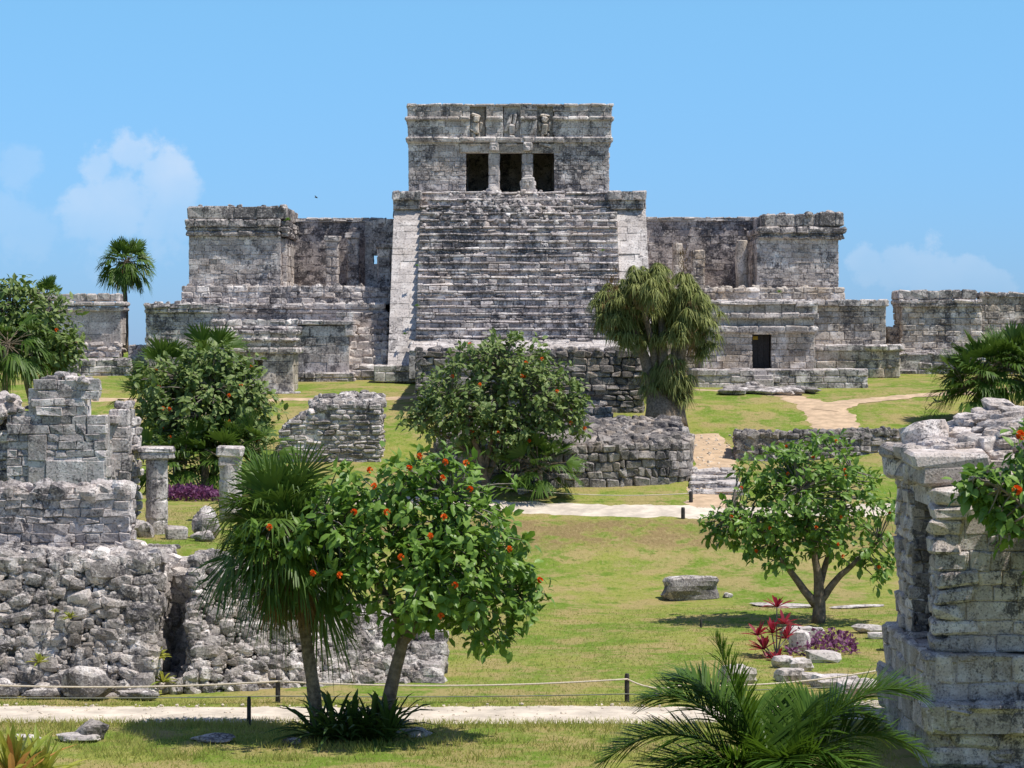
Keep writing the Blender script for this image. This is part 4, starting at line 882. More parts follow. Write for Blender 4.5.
# ------------------------------------------------------------------ foliage builders
LV = np.array([(0, 0, 0), (.25, .23, .05), (.25, 0, 0), (.25, -.23, .05), (.62, .26, .0), (.62, 0, -.06), (.62, -.26, .0), (1, 0, -.2)])
LQ = [(1, 2, 5, 4), (2, 3, 6, 5)]; LT = [(0, 2, 1), (0, 3, 2), (4, 5, 7), (5, 6, 7)]
def place(T, pos, d, up, size):
    d = nrm(d); s = nrm(np.cross(up, d)); u = np.cross(d, s)
    R = np.stack([d, s, u], -1)
    return np.einsum('nij,kj->nki', R, T)*np.asarray(size).reshape(-1, 1, 1)+pos[:, None, :]
def spline(pts, n):
    pts = np.asarray(pts, float); d = np.concatenate([[0], np.cumsum(np.linalg.norm(np.diff(pts[:, :3], axis=0), axis=1))]); s = np.linspace(0, d[-1], n)
    c = np.stack([np.interp(s, d, pts[:, k]) for k in range(pts.shape[1])], -1)
    for _ in range(3): c[1:-1] = (c[:-2]+2*c[1:-1]+c[2:])/4
    return c
_fl = {}
def flower_mesh(s):
    if s in _fl: return _fl[s]
    rng = RNG(7); mb = MB(); n = 11
    d = nrm(rng.normal(size=(n, 3))+np.array([0, -.2, .6])); 
    for k in range(n):
        a = nrm(np.cross(d[k], [.3, .2, 1.])); b = np.cross(d[k], a); c = d[k]*s*.42; V = [d[k]*s*.1]
        for q in range(6):
            an = q*math.pi/3; V.append(c+(a*math.cos(an)+b*math.sin(an))*s*.22*(1 if q % 2 else .8))
        mb.add(V, None, [(0, 1+q, 1+(q+1) % 6) for q in range(6)])
    me = mb.mesh('flower', (0, 0, 0)); me.materials.append(M_FLOW); _fl[s] = me; return me
def flowers(parent, pts, s):
    me = flower_mesh(s); b = BASE[parent.name]
    for i, p in enumerate(pts):
        o = bpy.data.objects.new('flower', me); COL.objects.link(o); o.parent = parent; o.location = tuple(float(q) for q in (np.asarray(p)-b)); o.rotation_euler = (0, 0, i*1.3)
def geiger(label, base, stems, lobes, ntip, nleaf, lsize, nflow, fsize, seed, group, mat=None, shell=.45, twigr=.012, name='flowering_tree', cat='tree', fpts=None, extra=None):
    rng = RNG(seed); t = thing(name, label, cat, base, group)
    mb = MB(); nodes = []
    for st in stems:
        q = np.array([[*P(p, y, Y), r] for p, y, Y, r in st]); c = spline(q, 14); c[:, :3] += np.cumsum(rng.normal(0, .008, (14, 3)), 0)
        mb.tube(c[:, :3], c[:, 3], 8); nodes.append(c[6:, :3])
    nodes = np.vstack(nodes)
    part('trunk', mb, M_BARK, t, smooth=True)
    L = [(P(p, y, Y), np.array([rx*Y/FPX, rd, ry*Y/FPX])) for p, y, Y, rx, ry, rd in lobes]
    w = np.array([l[1][0]*l[1][2] for l in L]); w /= w.sum(); pick = rng.choice(len(L), ntip, p=w)
    d = nrm(rng.normal(size=(ntip, 3))); r = rng.uniform(0, 1, ntip)**shell
    C = np.array([L[k][0] for k in pick]); Rr = np.array([L[k][1] for k in pick])
    tips = C+d*Rr*(r*rng.choice([.9, 1.0, 1.08, 1.22], ntip, p=[.3, .4, .2, .1]))[:, None]; outd = nrm(d/Rr*1.0)
    # twigs
    mb = MB()
    for k in range(ntip):
        nd = nodes[np.argmin(((nodes-tips[k])**2).sum(1)+rng.uniform(0, .3))]; mid = (nd+tips[k])/2+np.array([0, 0, .12])*np.linalg.norm(tips[k]-nd)+rng.normal(0, .06, 3)
        mb.tube(spline(np.array([nd, mid, tips[k]]), 5), np.linspace(twigr*1.6, twigr*.6, 5), 4, cap=False)
    tw = part('twigs', mb, M_TWIG, t, smooth=True)
    # leaves in rosettes at the twig tips
    n = ntip*nleaf; I = np.repeat(np.arange(ntip), nleaf)
    dd = nrm(outd[I]*.55+rng.normal(size=(n, 3))*.85+np.array([0, 0, .12])); pos = tips[I]+dd*lsize*.15+rng.normal(0, lsize*.33, (n, 3))
    dd[:, 2] -= rng.uniform(.0, .65, n); up = nrm(outd[I]*.5+np.array([0, -.1, .9])+rng.normal(0, .35, (n, 3)))
    mb = MB(); T = place(LV, pos, dd, up, lsize*rng.uniform(.55, 1.2, n)); mb.inst(T, LQ, LT)
    cr = part('crown', mb, mat or M_GEIG, t)
    if fpts is not None: pts = [P(p, y, Y) for p, y, Y in fpts]
    else:
        ok = np.where((d[:, 1] < .15) & (r > .72))[0]; ok = ok if len(ok) > nflow else np.arange(ntip)
        pts = tips[rng.choice(ok, min(nflow, len(ok)), replace=False)]+np.array([0, -.1, .1])
    flowers(cr, pts, fsize)
    return t
def fan_leaves(leaves, rng, nseg=20, spread=2.0, droop=.35, width=.05, mb=None, stalk=None):
    """leaves: list of (origin, dir, stalk length, fan radius)"""
    mb = mb or MB()
    for o, d, ls, R in leaves:
        d = nrm(d); end = np.asarray(o)+d*ls+np.array([0, 0, -.18*ls*ls]); d2 = nrm(d+np.array([0, 0, -.25*ls]))
        if stalk is not None: stalk.tube(spline(np.array([o, np.asarray(o)+d*ls*.5+np.array([0, 0, .02]), end]), 5), .012, 4, cap=False)
        s = nrm(np.cross(d2, UZ+rng.normal(0, .25, 3))); u = np.cross(s, d2)
        a = (np.arange(nseg)/(nseg-1)*2-1)*spread*.5+rng.normal(0, .03, nseg); 
        Ld = d2[None]*np.cos(a)[:, None]+s[None]*np.sin(a)[:, None]; Ld = nrm(Ld+u[None]*(.12*np.abs(a))[:, None])
        ll = R*(1-.22*(np.abs(a)/(spread*.5))**2)*rng.uniform(.9, 1.05, nseg)
        sd = nrm(np.cross(Ld, u[None])); w = width*R
        rows = []
        for f, ww in ((.0, .25), (.3, .8), (.6, 1.0), (.85, .55), (1., .04)):
            c = end[None]+Ld*(ll*f)[:, None]; c = c+np.array([0, 0, -1.])[None]*(droop*(1-.75*max(0., d[2]))*ll*f**2.4)[:, None]*rng.uniform(.4, 1.8, (nseg, 1))
            rows += [c+sd*(w*ww)-u[None]*w*.35*ww, c-sd*(w*ww)+u[None]*w*.35*ww]
        T = np.stack(rows, 1); mb.inst(T, [(2*i, 2*i+1, 2*i+3, 2*i+2) for i in range(4)])
    return mb
def fan_crown(c, rng, n, lo=-.9, hi=1.3, ls=(.5, .9), R=(.6, .8), front=None):
    out = []
    for k in range(n):
        az = k*2.39996+rng.uniform(-.3, .3); el = lo+(hi-lo)*((k+.5)/n)**.8; 
        d = np.array([math.cos(az)*math.cos(el), math.sin(az)*math.cos(el), math.sin(el)]); out.append((np.asarray(c)+rng.normal(0, .04, 3), d, rng.uniform(*ls), rng.uniform(*R)))
    return out
def fan_palm(label, trunk, rtrunk, crown, n, seed, group=None, ls=(.5, .9), R=(.6, .8), lo=-.9, hi=1.3, dead=0, name='fan_palm', nseg=20, droop=.35, width=.05, spread=2.0):
    rng = RNG(seed); b = np.array(trunk[0]); t = thing(name, label, 'palm', b, group)
    mb = MB(); c = spline(np.array(trunk), 16); rr = np.linspace(rtrunk*1.2, rtrunk*.85, 16)*(1+.06*np.sin(np.arange(16)*2.2)); mb.tube(c, rr, 10); stalk = mb
    lv = []
    for cc, k in crown: lv += fan_crown(cc, rng, k, lo, hi, ls, R)
    m2 = fan_leaves(lv, rng, nseg, spread, droop, width, None, stalk)
    part('trunk', mb, M_PALMT, t, smooth=True); part('crown', m2, M_FAN, t)
    if dead:
        dl = []
        for k in range(dead):
            az = rng.uniform(0, 6.28); dl.append((np.asarray(crown[0][0])+np.array([0, 0, -.1]), np.array([math.cos(az)*.5, math.sin(az)*.5, -.9]), rng.uniform(.2, .4), rng.uniform(*R)*.85))
        part('dry_leaves', fan_leaves(dl, rng, 12, 1.2, .3, width*.8), M_DEAD, t)
    return t
def strap_clump(mb, c, n, L, W, rng, el=(.5, 1.4), droop=.5):
    for k in range(n):
        az = rng.uniform(0, 6.28); e = rng.uniform(*el); l = L*rng.uniform(.6, 1.1)
        d = np.array([math.cos(az)*math.cos(e), math.sin(az)*math.cos(e), math.sin(e)]); s = nrm(np.cross(d, UZ)); rows = []
        for f, w in ((0, .5), (.25, .9), (.5, 1), (.75, .75), (1, .05)):
            p = np.asarray(c)+d*l*f+np.array([0, 0, -droop*l*f**2.2]); rows += [p+s*W*w, p+np.array([0, 0, -W*.5*w]), p-s*W*w]
        q = [];
        for i in range(4): q += [(3*i, 3*i+1, 3*i+4, 3*i+3), (3*i+1, 3*i+2, 3*i+5, 3*i+4)]
        mb.add(rows, q)

GT = 'orange flowering cordia trees'
# foreground flowering tree
FG = [(420, 456, 39.7), (409, 468, 39.6), (445, 462, 39.6), (374, 486, 39.2), (387, 512, 39.0), (443, 478, 39.5), (470, 489, 39.6), (269, 527, 39.0), (444, 517, 39.0), (401, 557, 38.7), (313, 573, 38.7), (354, 512, 39), (509, 549, 39.6), (441, 616, 39.0), (370, 470, 39.5), (540, 580, 40), (455, 585, 38.9), (430, 536, 38.8), (466, 463, 39.8), (340, 575, 38.8)]
geiger('nearest flowering tree, big glossy leaves and orange blossoms, trunk beside the foreground fan palm', (X(383, 39.8), 39.8, 0),
       [[(383, 738, 39.8, .14), (388, 700, 39.8, .115), (400, 655, 39.7, .10), (408, 622, 39.6, .09), (412, 585, 39.9, .05), (400, 520, 39.8, .025)],
        [(402, 645, 39.7, .08), (440, 600, 39.6, .055), (480, 550, 39.9, .03)], [(404, 632, 39.7, .07), (380, 580, 39.9, .05), (340, 530, 39.6, .03), (280, 525, 39.3, .015)],
        [(408, 620, 39.6, .06), (430, 570, 39.6, .04), (450, 500, 39.7, .02)], [(408, 618, 39.6, .05), (460, 610, 40.4, .04), (510, 590, 40.4, .02)]],
       [(420, 520, 39.3, 70, 58, 1.25), (470, 560, 39.5, 62, 66, 1.2), (360, 555, 39.1, 56, 52, 1.0), (420, 600, 39.5, 70, 46, 1.1), (300, 538, 38.8, 44, 28, .6), (262, 540, 38.7, 26, 22, .4), (490, 620, 39.5, 38, 36, .7), (440, 478, 39.3, 42, 28, .7), (518, 580, 39.7, 22, 40, .5), (345, 480, 38.9, 26, 20, .4), (392, 492, 39.0, 50, 34, .9), (345, 525, 38.9, 50, 44, .9), (482, 525, 39.2, 46, 46, 1.0), (440, 570, 38.6, 70, 60, .8), (530, 590, 39.5, 16, 34, .4)],
       520, 11, .205, 0, .12, 401, GT, fpts=[(a, b, y-.95) for a, b, y in FG])
# right flowering tree
geiger('flowering tree with a forked grey trunk alone on the lawn before the right ruin', (X(818, 56.6), 56.6, 0),
       [[(818, 623, 56.6, .17), (820, 600, 56.6, .15), (818, 570, 56.6, .09), (808, 530, 56.4, .06), (800, 490, 56.3, .03)], [(815, 605, 56.6, .11), (795, 580, 56.5, .08), (780, 560, 56.4, .06), (765, 535, 56.4, .04), (730, 520, 56.4, .02)],
        [(822, 600, 56.6, .1), (840, 575, 56.5, .075), (860, 560, 56.4, .055), (880, 540, 56.4, .03)], [(819, 590, 56.7, .09), (826, 560, 56.9, .07), (840, 510, 57, .04), (850, 470, 57, .02)]],
       [(800, 498, 56.6, 84, 48, 1.7), (750, 522, 56.5, 50, 34, 1.1), (845, 508, 56.5, 54, 58, 1.4), (795, 545, 56.5, 66, 26, 1.2), (820, 466, 56.6, 56, 32, 1.0), (785, 470, 56.6, 44, 28, .9), (722, 525, 56.5, 22, 18, .6), (880, 560, 56.4, 20, 30, .6)],
       420, 10, .21, 22, .10, 402, GT)
# middle flowering tree
geiger('round flowering tree growing against the bowed terrace wall before the castle stairs', (X(487, 74.6), 74.6, 1.8),
       [[(487, 490, 74.6, .15), (483, 465, 74.5, .12), (470, 430, 74.4, .08), (450, 400, 74.4, .04)], [(487, 480, 74.6, .1), (500, 440, 74.6, .08), (520, 400, 74.6, .04)], [(485, 470, 74.5, .09), (495, 420, 74.6, .06), (500, 370, 74.6, .03)], [(485, 470, 74.5, .07), (455, 440, 74.4, .05), (425, 425, 74.4, .02)]],
       [(500, 390, 74.6, 72, 54, 2.0), (450, 405, 74.5, 44, 44, 1.5), (548, 410, 74.7, 38, 44, 1.3), (500, 355, 74.7, 48, 22, 1.1), (490, 430, 74.5, 66, 26, 1.5), (418, 422, 74.4, 16, 18, .6), (575, 405, 74.6, 16, 34, .6)],
       760, 10, .22, 24, .13, 403, GT, M_GEIG2)
# left clump
geiger('dense bushy flowering tree growing in front of the little oratory on the left', (X(205, 67), 67, 2.3),
       [[(205, 505, 67, .15), (205, 470, 67, .12), (195, 420, 67, .07), (180, 380, 67, .03)], [(207, 490, 67, .12), (225, 440, 66.8, .08), (245, 400, 66.8, .04)], [(205, 480, 67, .1), (200, 430, 66.5, .06), (210, 390, 66.4, .03)]],
       [(205, 400, 66.8, 66, 48, 1.9), (165, 405, 66.9, 32, 42, 1.1), (245, 410, 66.8, 30, 46, 1.1), (205, 440, 66.6, 64, 26, 1.6), (215, 370, 66.9, 40, 26, 1.0)],
       800, 10, .23, 20, .12, 404, GT, M_GEIG2)
# far left
geiger('leafy flowering tree at the left edge behind the broken house wall', (X(35, 80), 80, 2.6),
       [[(35, 445, 80, .15), (38, 400, 80, .11), (45, 340, 80, .05), (50, 300, 80, .02)], [(36, 420, 80, .1), (20, 360, 80, .06), (10, 310, 80, .03)], [(36, 420, 80, .1), (60, 370, 80, .05), (72, 350, 80, .02)]],
       [(45, 335, 80, 38, 40, 1.4), (12, 320, 80, 28, 42, 1.2), (62, 350, 80, 22, 20, .9), (30, 355, 80, 50, 20, 1.2), (20, 290, 80, 16, 12, .5), (-20, 330, 80, 40, 40, 1.4)],
       600, 8, .26, 6, .14, 405, GT, M_GEIG2)
# tree whose branch hangs over the right ruin
geiger('flowering tree branch with orange blossoms reaching in over the right ruin from the right edge', (X(1090, 36.0), 36.0, 0),
       [[(1090, 779, 36, .14), (1092, 700, 36, .12), (1085, 600, 36, .09), (1075, 520, 36, .06), (1065, 440, 36, .03)], [(1086, 610, 36, .08), (1050, 540, 35.9, .04), (1010, 490, 35.9, .022), (975, 478, 35.9, .012)], [(1082, 570, 36, .06), (1050, 500, 35.6, .03), (1015, 520, 35.6, .015)], [(1085, 580, 36, .06), (1130, 480, 36, .03)]],
       [(1010, 505, 36.2, 38, 32, .5), (985, 490, 36.2, 26, 16, .35), (1060, 470, 36.6, 46, 52, .7), (1120, 430, 36.8, 70, 60, .9), (1022, 440, 36.2, 9, 12, .25), (1080, 540, 36.7, 50, 50, .7), (970, 485, 36.2, 12, 10, .2), (1190, 420, 36.9, 70, 80, .9), (1120, 500, 36.9, 70, 60, .6)],
       700, 8, .22, 0, .17, 406, GT, fpts=[(1021, 435, 35.6), (1017, 490, 35.4), (1050, 450, 35.5)])

GP = 'thatch fan palms'
# foreground fan palm
rp = RNG(77)
fan_palm('foreground fan palm with long drooping leaflets beside the nearest flowering tree', [P(318, 742, 39.9)*[1, 1, 0], P(314, 690, 39.9), P(306, 640, 39.9), P(296, 560, 39.9)], .10, [(P(290, 552, 39.9), 58), (P(280, 520, 39.9), 34)], 0, 501, GP,
         (.35, .85), (.72, 1.0), -1.0, 1.4, 26, nseg=24, droop=.5, width=.024, spread=2.1)
fan_palm('tall slender palm with a round crown against the sky beside the far left building', [P(126, 352, 106), P(126, 310, 106), P(124, 280, 106), P(126, 262, 106)], .10, [(P(126, 262, 106), 44)], 0, 502, GP, (.4, .75), (.7, .95), -.95, 1.35, 10, nseg=20, droop=.5, width=.035)
# two more behind / below the bushes
fan_palm('fan palms rising above the dense bushy flowering tree on the left', [P(178, 500, 68.8), P(176, 440, 68.8), P(172, 372, 68.8)], .11, [(P(165, 372, 68.8), 22), (P(212, 362, 68.9), 22), (P(150, 400, 68.6), 14)], 0, 503, GP, (.4, .8), (.62, .85), -.7, 1.3, 0, nseg=20, width=.032)
fan_palm('dark shaded fan palm clump under the dense bushy flowering tree on the left', [P(205, 500, 65.6), P(205, 480, 65.6), P(205, 462, 65.6)], .1, [(P(185, 462, 65.5), 20), (P(225, 460, 65.4), 20), (P(160, 470, 65.6), 10), (P(252, 452, 65.8), 16)], 0, 504, GP, (.4, .9), (.7, 1.0), -.6, 1.2, 0, nseg=20, width=.03)
fan_palm('low fan palm tucked under the round flowering tree before the terrace wall', [P(540, 488, 74.2), P(540, 480, 74.2), P(540, 470, 74.2)], .09, [(P(540, 466, 74.2), 30), (P(520, 468, 74.4), 12)], 0, 505, GP, (.5, .9), (.6, .8), -.6, 1.2, 0, nseg=20, width=.032)
fan_palm('bushy fan palm clump on the lawn at the right edge behind the near ruin', [P(990, 422, 84.5), P(990, 400, 84.5), P(992, 385, 84.5)], .1, [(P(985, 374, 84.5), 40), (P(1005, 366, 84.6), 40), (P(1025, 376, 84.7), 30), (P(965, 390, 84.4), 16)], 0, 506, GP, (.7, 1.2), (.85, 1.1), -.6, 1.3, 0, nseg=20, width=.034)
fan_palm('small round topped palm peeping above the far left leafy tree', [P(45, 400, 84), P(45, 340, 84), P(45, 300, 84)], .1, [(P(45, 296, 84), 26)], 0, 507, GP, (.2, .4), (.4, .55), -.6, 1.3, 0, nseg=12, width=.06)
fan_palm('fan palm with hanging pale leaves at the left edge below the leafy tree', [P(5, 430, 78.6), P(5, 390, 78.6), P(6, 345, 78.6)], .1, [(P(8, 345, 78.6), 30)], 0, 508, GP, (.6, 1.1), (.8, 1.0), -1.0, 1.0, 0, nseg=20, width=.03, droop=.5)

def ponytail():
    rng = RNG(601); Y = 83.2; b = P(662, 424, Y); b[2] = float(Zt(b[0], b[1]))-.1
    t = thing('ponytail_palm', 'bulky ponytail palm with swollen base and shaggy drooping crown before the castle', 'tree', b, None)
    mb = MB()
    stems = [[(664, 428, .82), (662, 415, .60), (658, 398, .36), (650, 372, .22), (640, 345, .15), (625, 310, .09)], [(666, 425, .7), (666, 400, .34), (664, 370, .18), (662, 330, .13), (660, 290, .08)], [(670, 425, .66), (674, 400, .30), (678, 370, .17), (686, 335, .13), (695, 300, .08)], [(670, 420, .5), (682, 398, .2), (692, 380, .10)], [(658, 390, .17), (652, 340, .12), (640, 300, .08)], [(670, 385, .16), (676, 340, .12), (680, 290, .07)]]
    for st in stems:
        q = np.array([[*P(p, y, Y+rng.uniform(-.3, .3)), r] for p, y, r in st]); c = spline(q, 14); mb.tube(c[:, :3], c[:, 3], 12)
    part('trunk', mb, M_PALMT, t, smooth=True)
    heads = []
    for p, y, rx, ry, k, rd in ((655, 290, 44, 24, 110, 1.5), (624, 308, 22, 22, 50, .9), (690, 308, 22, 32, 70, .9), (655, 322, 50, 24, 100, 1.3), (670, 372, 20, 8, 30, .6), (668, 384, 22, 8, 36, .6), (608, 305, 10, 14, 16, .4), (703, 330, 9, 24, 26, .5)):
        for i in range(max(3, k//4)):
            d = nrm(rng.normal(size=3)); h0 = P(p, y, Y)+d*np.array([rx*.84*Y/FPX, rd, ry*.86*Y/FPX])*rng.uniform(.5, 1.1)**.5
            for q in range(6): heads.append(h0+rng.normal(0, .19, 3))
    heads = np.array(heads)
    def straws(heads, n, L, W, mat, nm, z=0):
        N = len(heads)*n; H = np.repeat(heads, n, 0); az = rng.uniform(0, 6.28, N); e = rng.uniform(-.1, 1.35, N)
        d = np.stack([np.cos(az)*np.cos(e), np.sin(az)*np.cos(e), np.sin(e)], -1); l = L*rng.uniform(.6, 1.15, N); s = nrm(np.cross(d, UZ[None])); rows = []
        for f, w in ((0, .6), (.25, 1), (.5, .9), (.75, .6), (1, .06)):
            p = H+d*(l*f*.8)[:, None]+np.array([0, 0, -1.])*(l*.95*f**2)[:, None]; rows += [p+s*W*w, p-s*W*w]
        m = MB(); m.inst(np.stack(rows, 1), [(2*i, 2*i+1, 2*i+3, 2*i+2) for i in range(4)]); part(nm, m, mat, t)
    straws(heads, 44, .56, .018, M_PONY, 'crown'); straws(heads[rng.choice(len(heads), 60)]-np.array([0, 0, .3]), 24, .5, .02, M_DEAD, 'dry_leaves')
    m = MB()
    for px, py in ((615, 282), (683, 265), (638, 300), (690, 345), (610, 292)):
        m = MB(); c = P(px, py, Y-1.0)
        for k in range(60):
            p = c+np.array([rng.normal(0, .07), rng.normal(0, .07), rng.uniform(-.35, .45)]); m.tube([p, p+rng.normal(0, .05, 3)+np.array([0, 0, .12])], [.014, .004], 3, cap=False)
        part('seed_plume', m, M_DEAD, t)
ponytail()

def feather_palm():
    rng = RNG(611); Y = 34.0; c = P(772, 795, Y)
    t = thing('feather_palm', 'big green feather palm with arching fronds in the foreground at bottom right', 'palm', (c[0], c[1], 0))
    mb = MB(); mb.tube(spline(np.array([(c[0], c[1], -.3), (c[0]+.02, c[1], .0), c]), 8), np.linspace(.28, .18, 8), 10); st = part('trunk', mb, M_PALMT, t, smooth=True)
    tips = [((716, 640), 690, 0), ((918, 692), 665, -.2), ((604, 764), 695, .2), ((648, 705), 680, .5), ((930, 760), 700, .4), ((850, 775), 710, -.8), ((690, 790), 720, -.8), ((650, 820), 720, -.5), ((900, 820), 720, -.7), ((775, 805), 700, -1.4), ((680, 690), 680, 1.0), ((830, 715), 700, .9), ((880, 725), 690, .6), ((760, 720), 700, 1.2), ((620, 800), 715, -.3), ((820, 810), 715, -1.1)]
    for (tx, ty), my, dy in tips:
        tip = P(tx, ty, Y)+np.array([0, dy, 0]); m = (c+tip)/2; m[2] = max(Z(my, Y), (c[2]+tip[2])/2+.1); 
        if tx == 716: m = P(742, 705, Y)
        a = np.linspace(0, 1, 66)[:, None]; cur = (1-a)**2*c+2*a*(1-a)*m+a*a*tip
        L = np.linalg.norm(np.diff(cur, axis=0), axis=1).sum(); mb = MB(); mb.tube(cur, np.linspace(.028, .006, 66), 5)
        tg = nrm(np.gradient(cur, axis=0)); sd = nrm(np.cross(tg, UZ[None])); up = np.cross(sd, tg)
        idx = np.arange(6, 66); f = (idx-6)/60.; ll = .80*np.sin(np.pi*np.clip(.14+.80*f, 0, 1))**.75*rng.uniform(.9, 1.1, len(idx))
        for s in (-1, 1):
            d = nrm(tg[idx]*(.55+.5*f)[:, None]+s*sd[idx]*.8+up[idx]*rng.uniform(.2, .65, (len(idx), 1))); w = np.cross(d, up[idx]); rows = []
            for q, ww in ((0, .5), (.3, 1.), (.65, .8), (1, .05)):
                p = cur[idx]+d*(ll*q)[:, None]+np.array([0, 0, -1.])*(ll*.15*q*q)[:, None]*rng.uniform(.5, 1.5, (len(idx), 1)); rows += [p+w*.021*ww, p-w*.021*ww]
            T = np.stack(rows, 1); Q = [(2*i, 2*i+1, 2*i+3, 2*i+2) for i in range(3)]; mb.inst(T, Q)
            # second row, offset half a step
            d2 = nrm(d+up[idx]*rng.uniform(-.5, .1, (len(idx), 1))); rows = []
            b2 = (cur[idx]+cur[np.minimum(idx+1, 65)])/2
            for q, ww in ((0, .5), (.3, 1.), (.65, .8), (1, .05)):
                p = b2+d2*(ll*q)[:, None]+np.array([0, 0, -1.])*(ll*.2*q*q)[:, None]; rows += [p+w*.021*ww, p-w*.021*ww]
            mb.inst(np.stack(rows, 1), Q)
        part('frond', mb, M_FEATH, t)
feather_palm()

def small_plants():
    rng = RNG(621)
    # strap leaf clump between the two foreground trunks
    mb = MB()
    for px, Y, n in ((352, 39.5, 70), (335, 39.6, 50), (372, 39.5, 50), (388, 39.4, 30), (318, 39.6, 30)): strap_clump(mb, (X(px, Y), Y, .0), n, 1.45, .04, rng, (.35, 1.45), .42)
    solo('strap_leaf_plant', mb, M_STRAP, 'dark strap leaved clump at the foot of the fan palm and nearest flowering tree', 'plant')
    # bottom left plant
    t = thing('strap_leaf_plant', 'yellow green strap leaves with rusty tips cut by the bottom left corner', 'plant', (X(15, 31), 31, 0))
    mb = MB(); mb.lathe((X(15, 31), 31, -.1), [(.12, 0), (.09, .98)], 8); part('stem', mb, M_TWIG, t)
    mb = MB(); strap_clump(mb, (X(12, 31), 31, .86), 44, 1.15, .045, rng, (.35, 1.5), .25); strap_clump(mb, (X(36, 31), 31.2, .76), 26, 1.05, .045, rng, (.4, 1.4), .25); part('leaves', mb, M_CROT, t)
    mb = MB(); strap_clump(mb, (X(14, 31), 30.9, .86), 9, 1.12, .045, rng, (.7, 1.4), .25); part('rusty_leaves', mb, M_CROT2, t)
    # red cordyline
    t = thing('cordyline_plant', 'crimson leaved cordyline by the white stones under the right flowering tree', 'plant', (X(775, 50), 50, 0))
    stm = MB(); mb = MB()
    for px, py, dy in ((772, 625, 0), (778, 600, .2), (763, 640, -.2), (788, 632, .3), (775, 650, -.4), (783, 615, -.1), (758, 628, .1), (770, 655, .1)):
        a = P(775+rng.uniform(-4, 4), 658, 50); b = P(px, py+8, 50)+np.array([0, dy, 0]); a[2] = 0; stm.tube([a, (a+b)/2, b], [.02, .016, .012], 5)
        strap_clump(mb, b, 15, .43, .038, rng, (.1, 1.45), .2)
    part('stem', stm, M_TWIG, t); part('leaves', mb, M_RED, t)
    # purple ground cover
    def cover(px0, px1, Y0, Y1, h, n, L, label):
        N = n; x = rng.uniform(0, 1, N); Yv = rng.uniform(Y0, Y1, N); px = px0+(px1-px0)*x; xx = X(px, Yv); z = Zt(xx, Yv)
        k = np.sin(np.pi*x)**.4; pos = np.column_stack([xx, Yv, z+rng.uniform(0, 1, N)**1.0*h*k]); d = nrm(rng.normal(size=(N, 3))+np.array([0, 0, .5])); m = MB(); m.inst(place(LV, pos, d, nrm(rng.normal(0, .4, (N, 3))+UZ), L*rng.uniform(.6, 1.2, N)), LQ, LT); 
        solo('purple_ground_cover', m, M_PURP, label, 'ground cover', kind='stuff')
    cover(787, 856, 50.2, 52.8, .28, 620, .12, 'purple leaved creeping plants beside the red cordyline'); cover(160, 222, 62.0, 64.5, .32, 1500, .13, 'band of purple leaved plants behind the round column')
    # stones round the plant bed
    G = 'pale stones round the flower bed'
    data = [(738, 700, 46.0, (.75, .5, .45), 'squared white block half hidden by the feather palm frond'), (783, 672, 48.4, (.45, .4, .3), 'white cobble just in front of the red cordyline'), (801, 676, 48.0, (.5, .4, .3), 'white cobble right of the one before the cordyline'), (822, 660, 49.4, (.75, .55, .28), 'flat pale slab in front of the purple plants'), (800, 640, 51.0, (.5, .45, .55), 'upright stone behind the red cordyline'), (803, 628, 53.5, (1.0, .6, .3), 'low stone at the foot of the right tree trunk'), (868, 628, 54.6, (.75, .4, .2), 'thin slab in the grass right of the purple plants'), (878, 634, 53.4, (.5, .4, .16), 'small thin pale slab nearest the ruin corner'), (893, 636, 51.0, (.5, .5, .62), 'tall stone against the back corner of the near ruin'), (836, 690, 45.6, (1.0, .6, .3), 'grey shaded slab between palm fronds and ruin'), (790, 690, 46.4, (.6, .5, .3), 'rough white stone behind the palm fronds'), (812, 690, 46.0, (.45, .4, .28), 'small white stone behind the palm fronds'), (858, 708, 44.6, (.9, .6, .35), 'stone slab by the foot of the near ruin steps')]
    for i, (px, py, Y, s, lab) in enumerate(data):
        m = MB(); c = np.array([X(px, Y), Y, s[2]*.38]); stones(m, [c], 1, RNG(700+i), yaw=.4, tilt=.05); m.v[0][:] = c+(m.v[0]-c)*np.array(s)/(m.v[0].max(0)-m.v[0].min(0)); solo('garden_stone', m, M_PALE if i not in (8, 9) else M_RUIN, lab, 'stone', G)
    data = [(689, 590, 61.8, (1.38, .8, .66), 'large block-like grey boulder lying alone on the lawn', M_RUBBLE), (727, 596, 61.8, (.26, .2, .16), 'little stone beside the lone lawn boulder', M_PALE), (522, 489, 75, (.38, .3, .2), 'single small stone on the grass below the terrace wall', M_RUIN), (93, 733, 39.6, (.58, .5, .36), 'dark grey rock in the near grass before the path', M_WALL), (78, 739, 39.5, (.85, .45, .16), 'flat pale stone under the dark rock in the near grass', M_PALE), (213, 742, 39.4, (.75, .45, .16), 'bluish half buried flat rock in the tree shadow', M_RUIN), (418, 733, 40.0, (.45, .35, .18), 'pale stone right of the strap leaved clump', M_PALE), (25, 737, 39.7, (.6, .3, .1), 'flat pale stone in the grass near the left edge', M_PALE), (292, 748, 39.2, (.3, .25, .12), 'small grey stone in front of the fan palm trunk', M_RUIN), (318, 737, 39.9, (.4, .3, .16), 'stone touching the fan palm trunk', M_RUIN), (785, 600, 60, (1.8, .9, .08), 'bare pale slab level with the grass behind the right tree', M_PALE), (858, 599, 60, (1.5, .5, .07), 'thin pale slab in grass right of the right tree', M_PALE)]
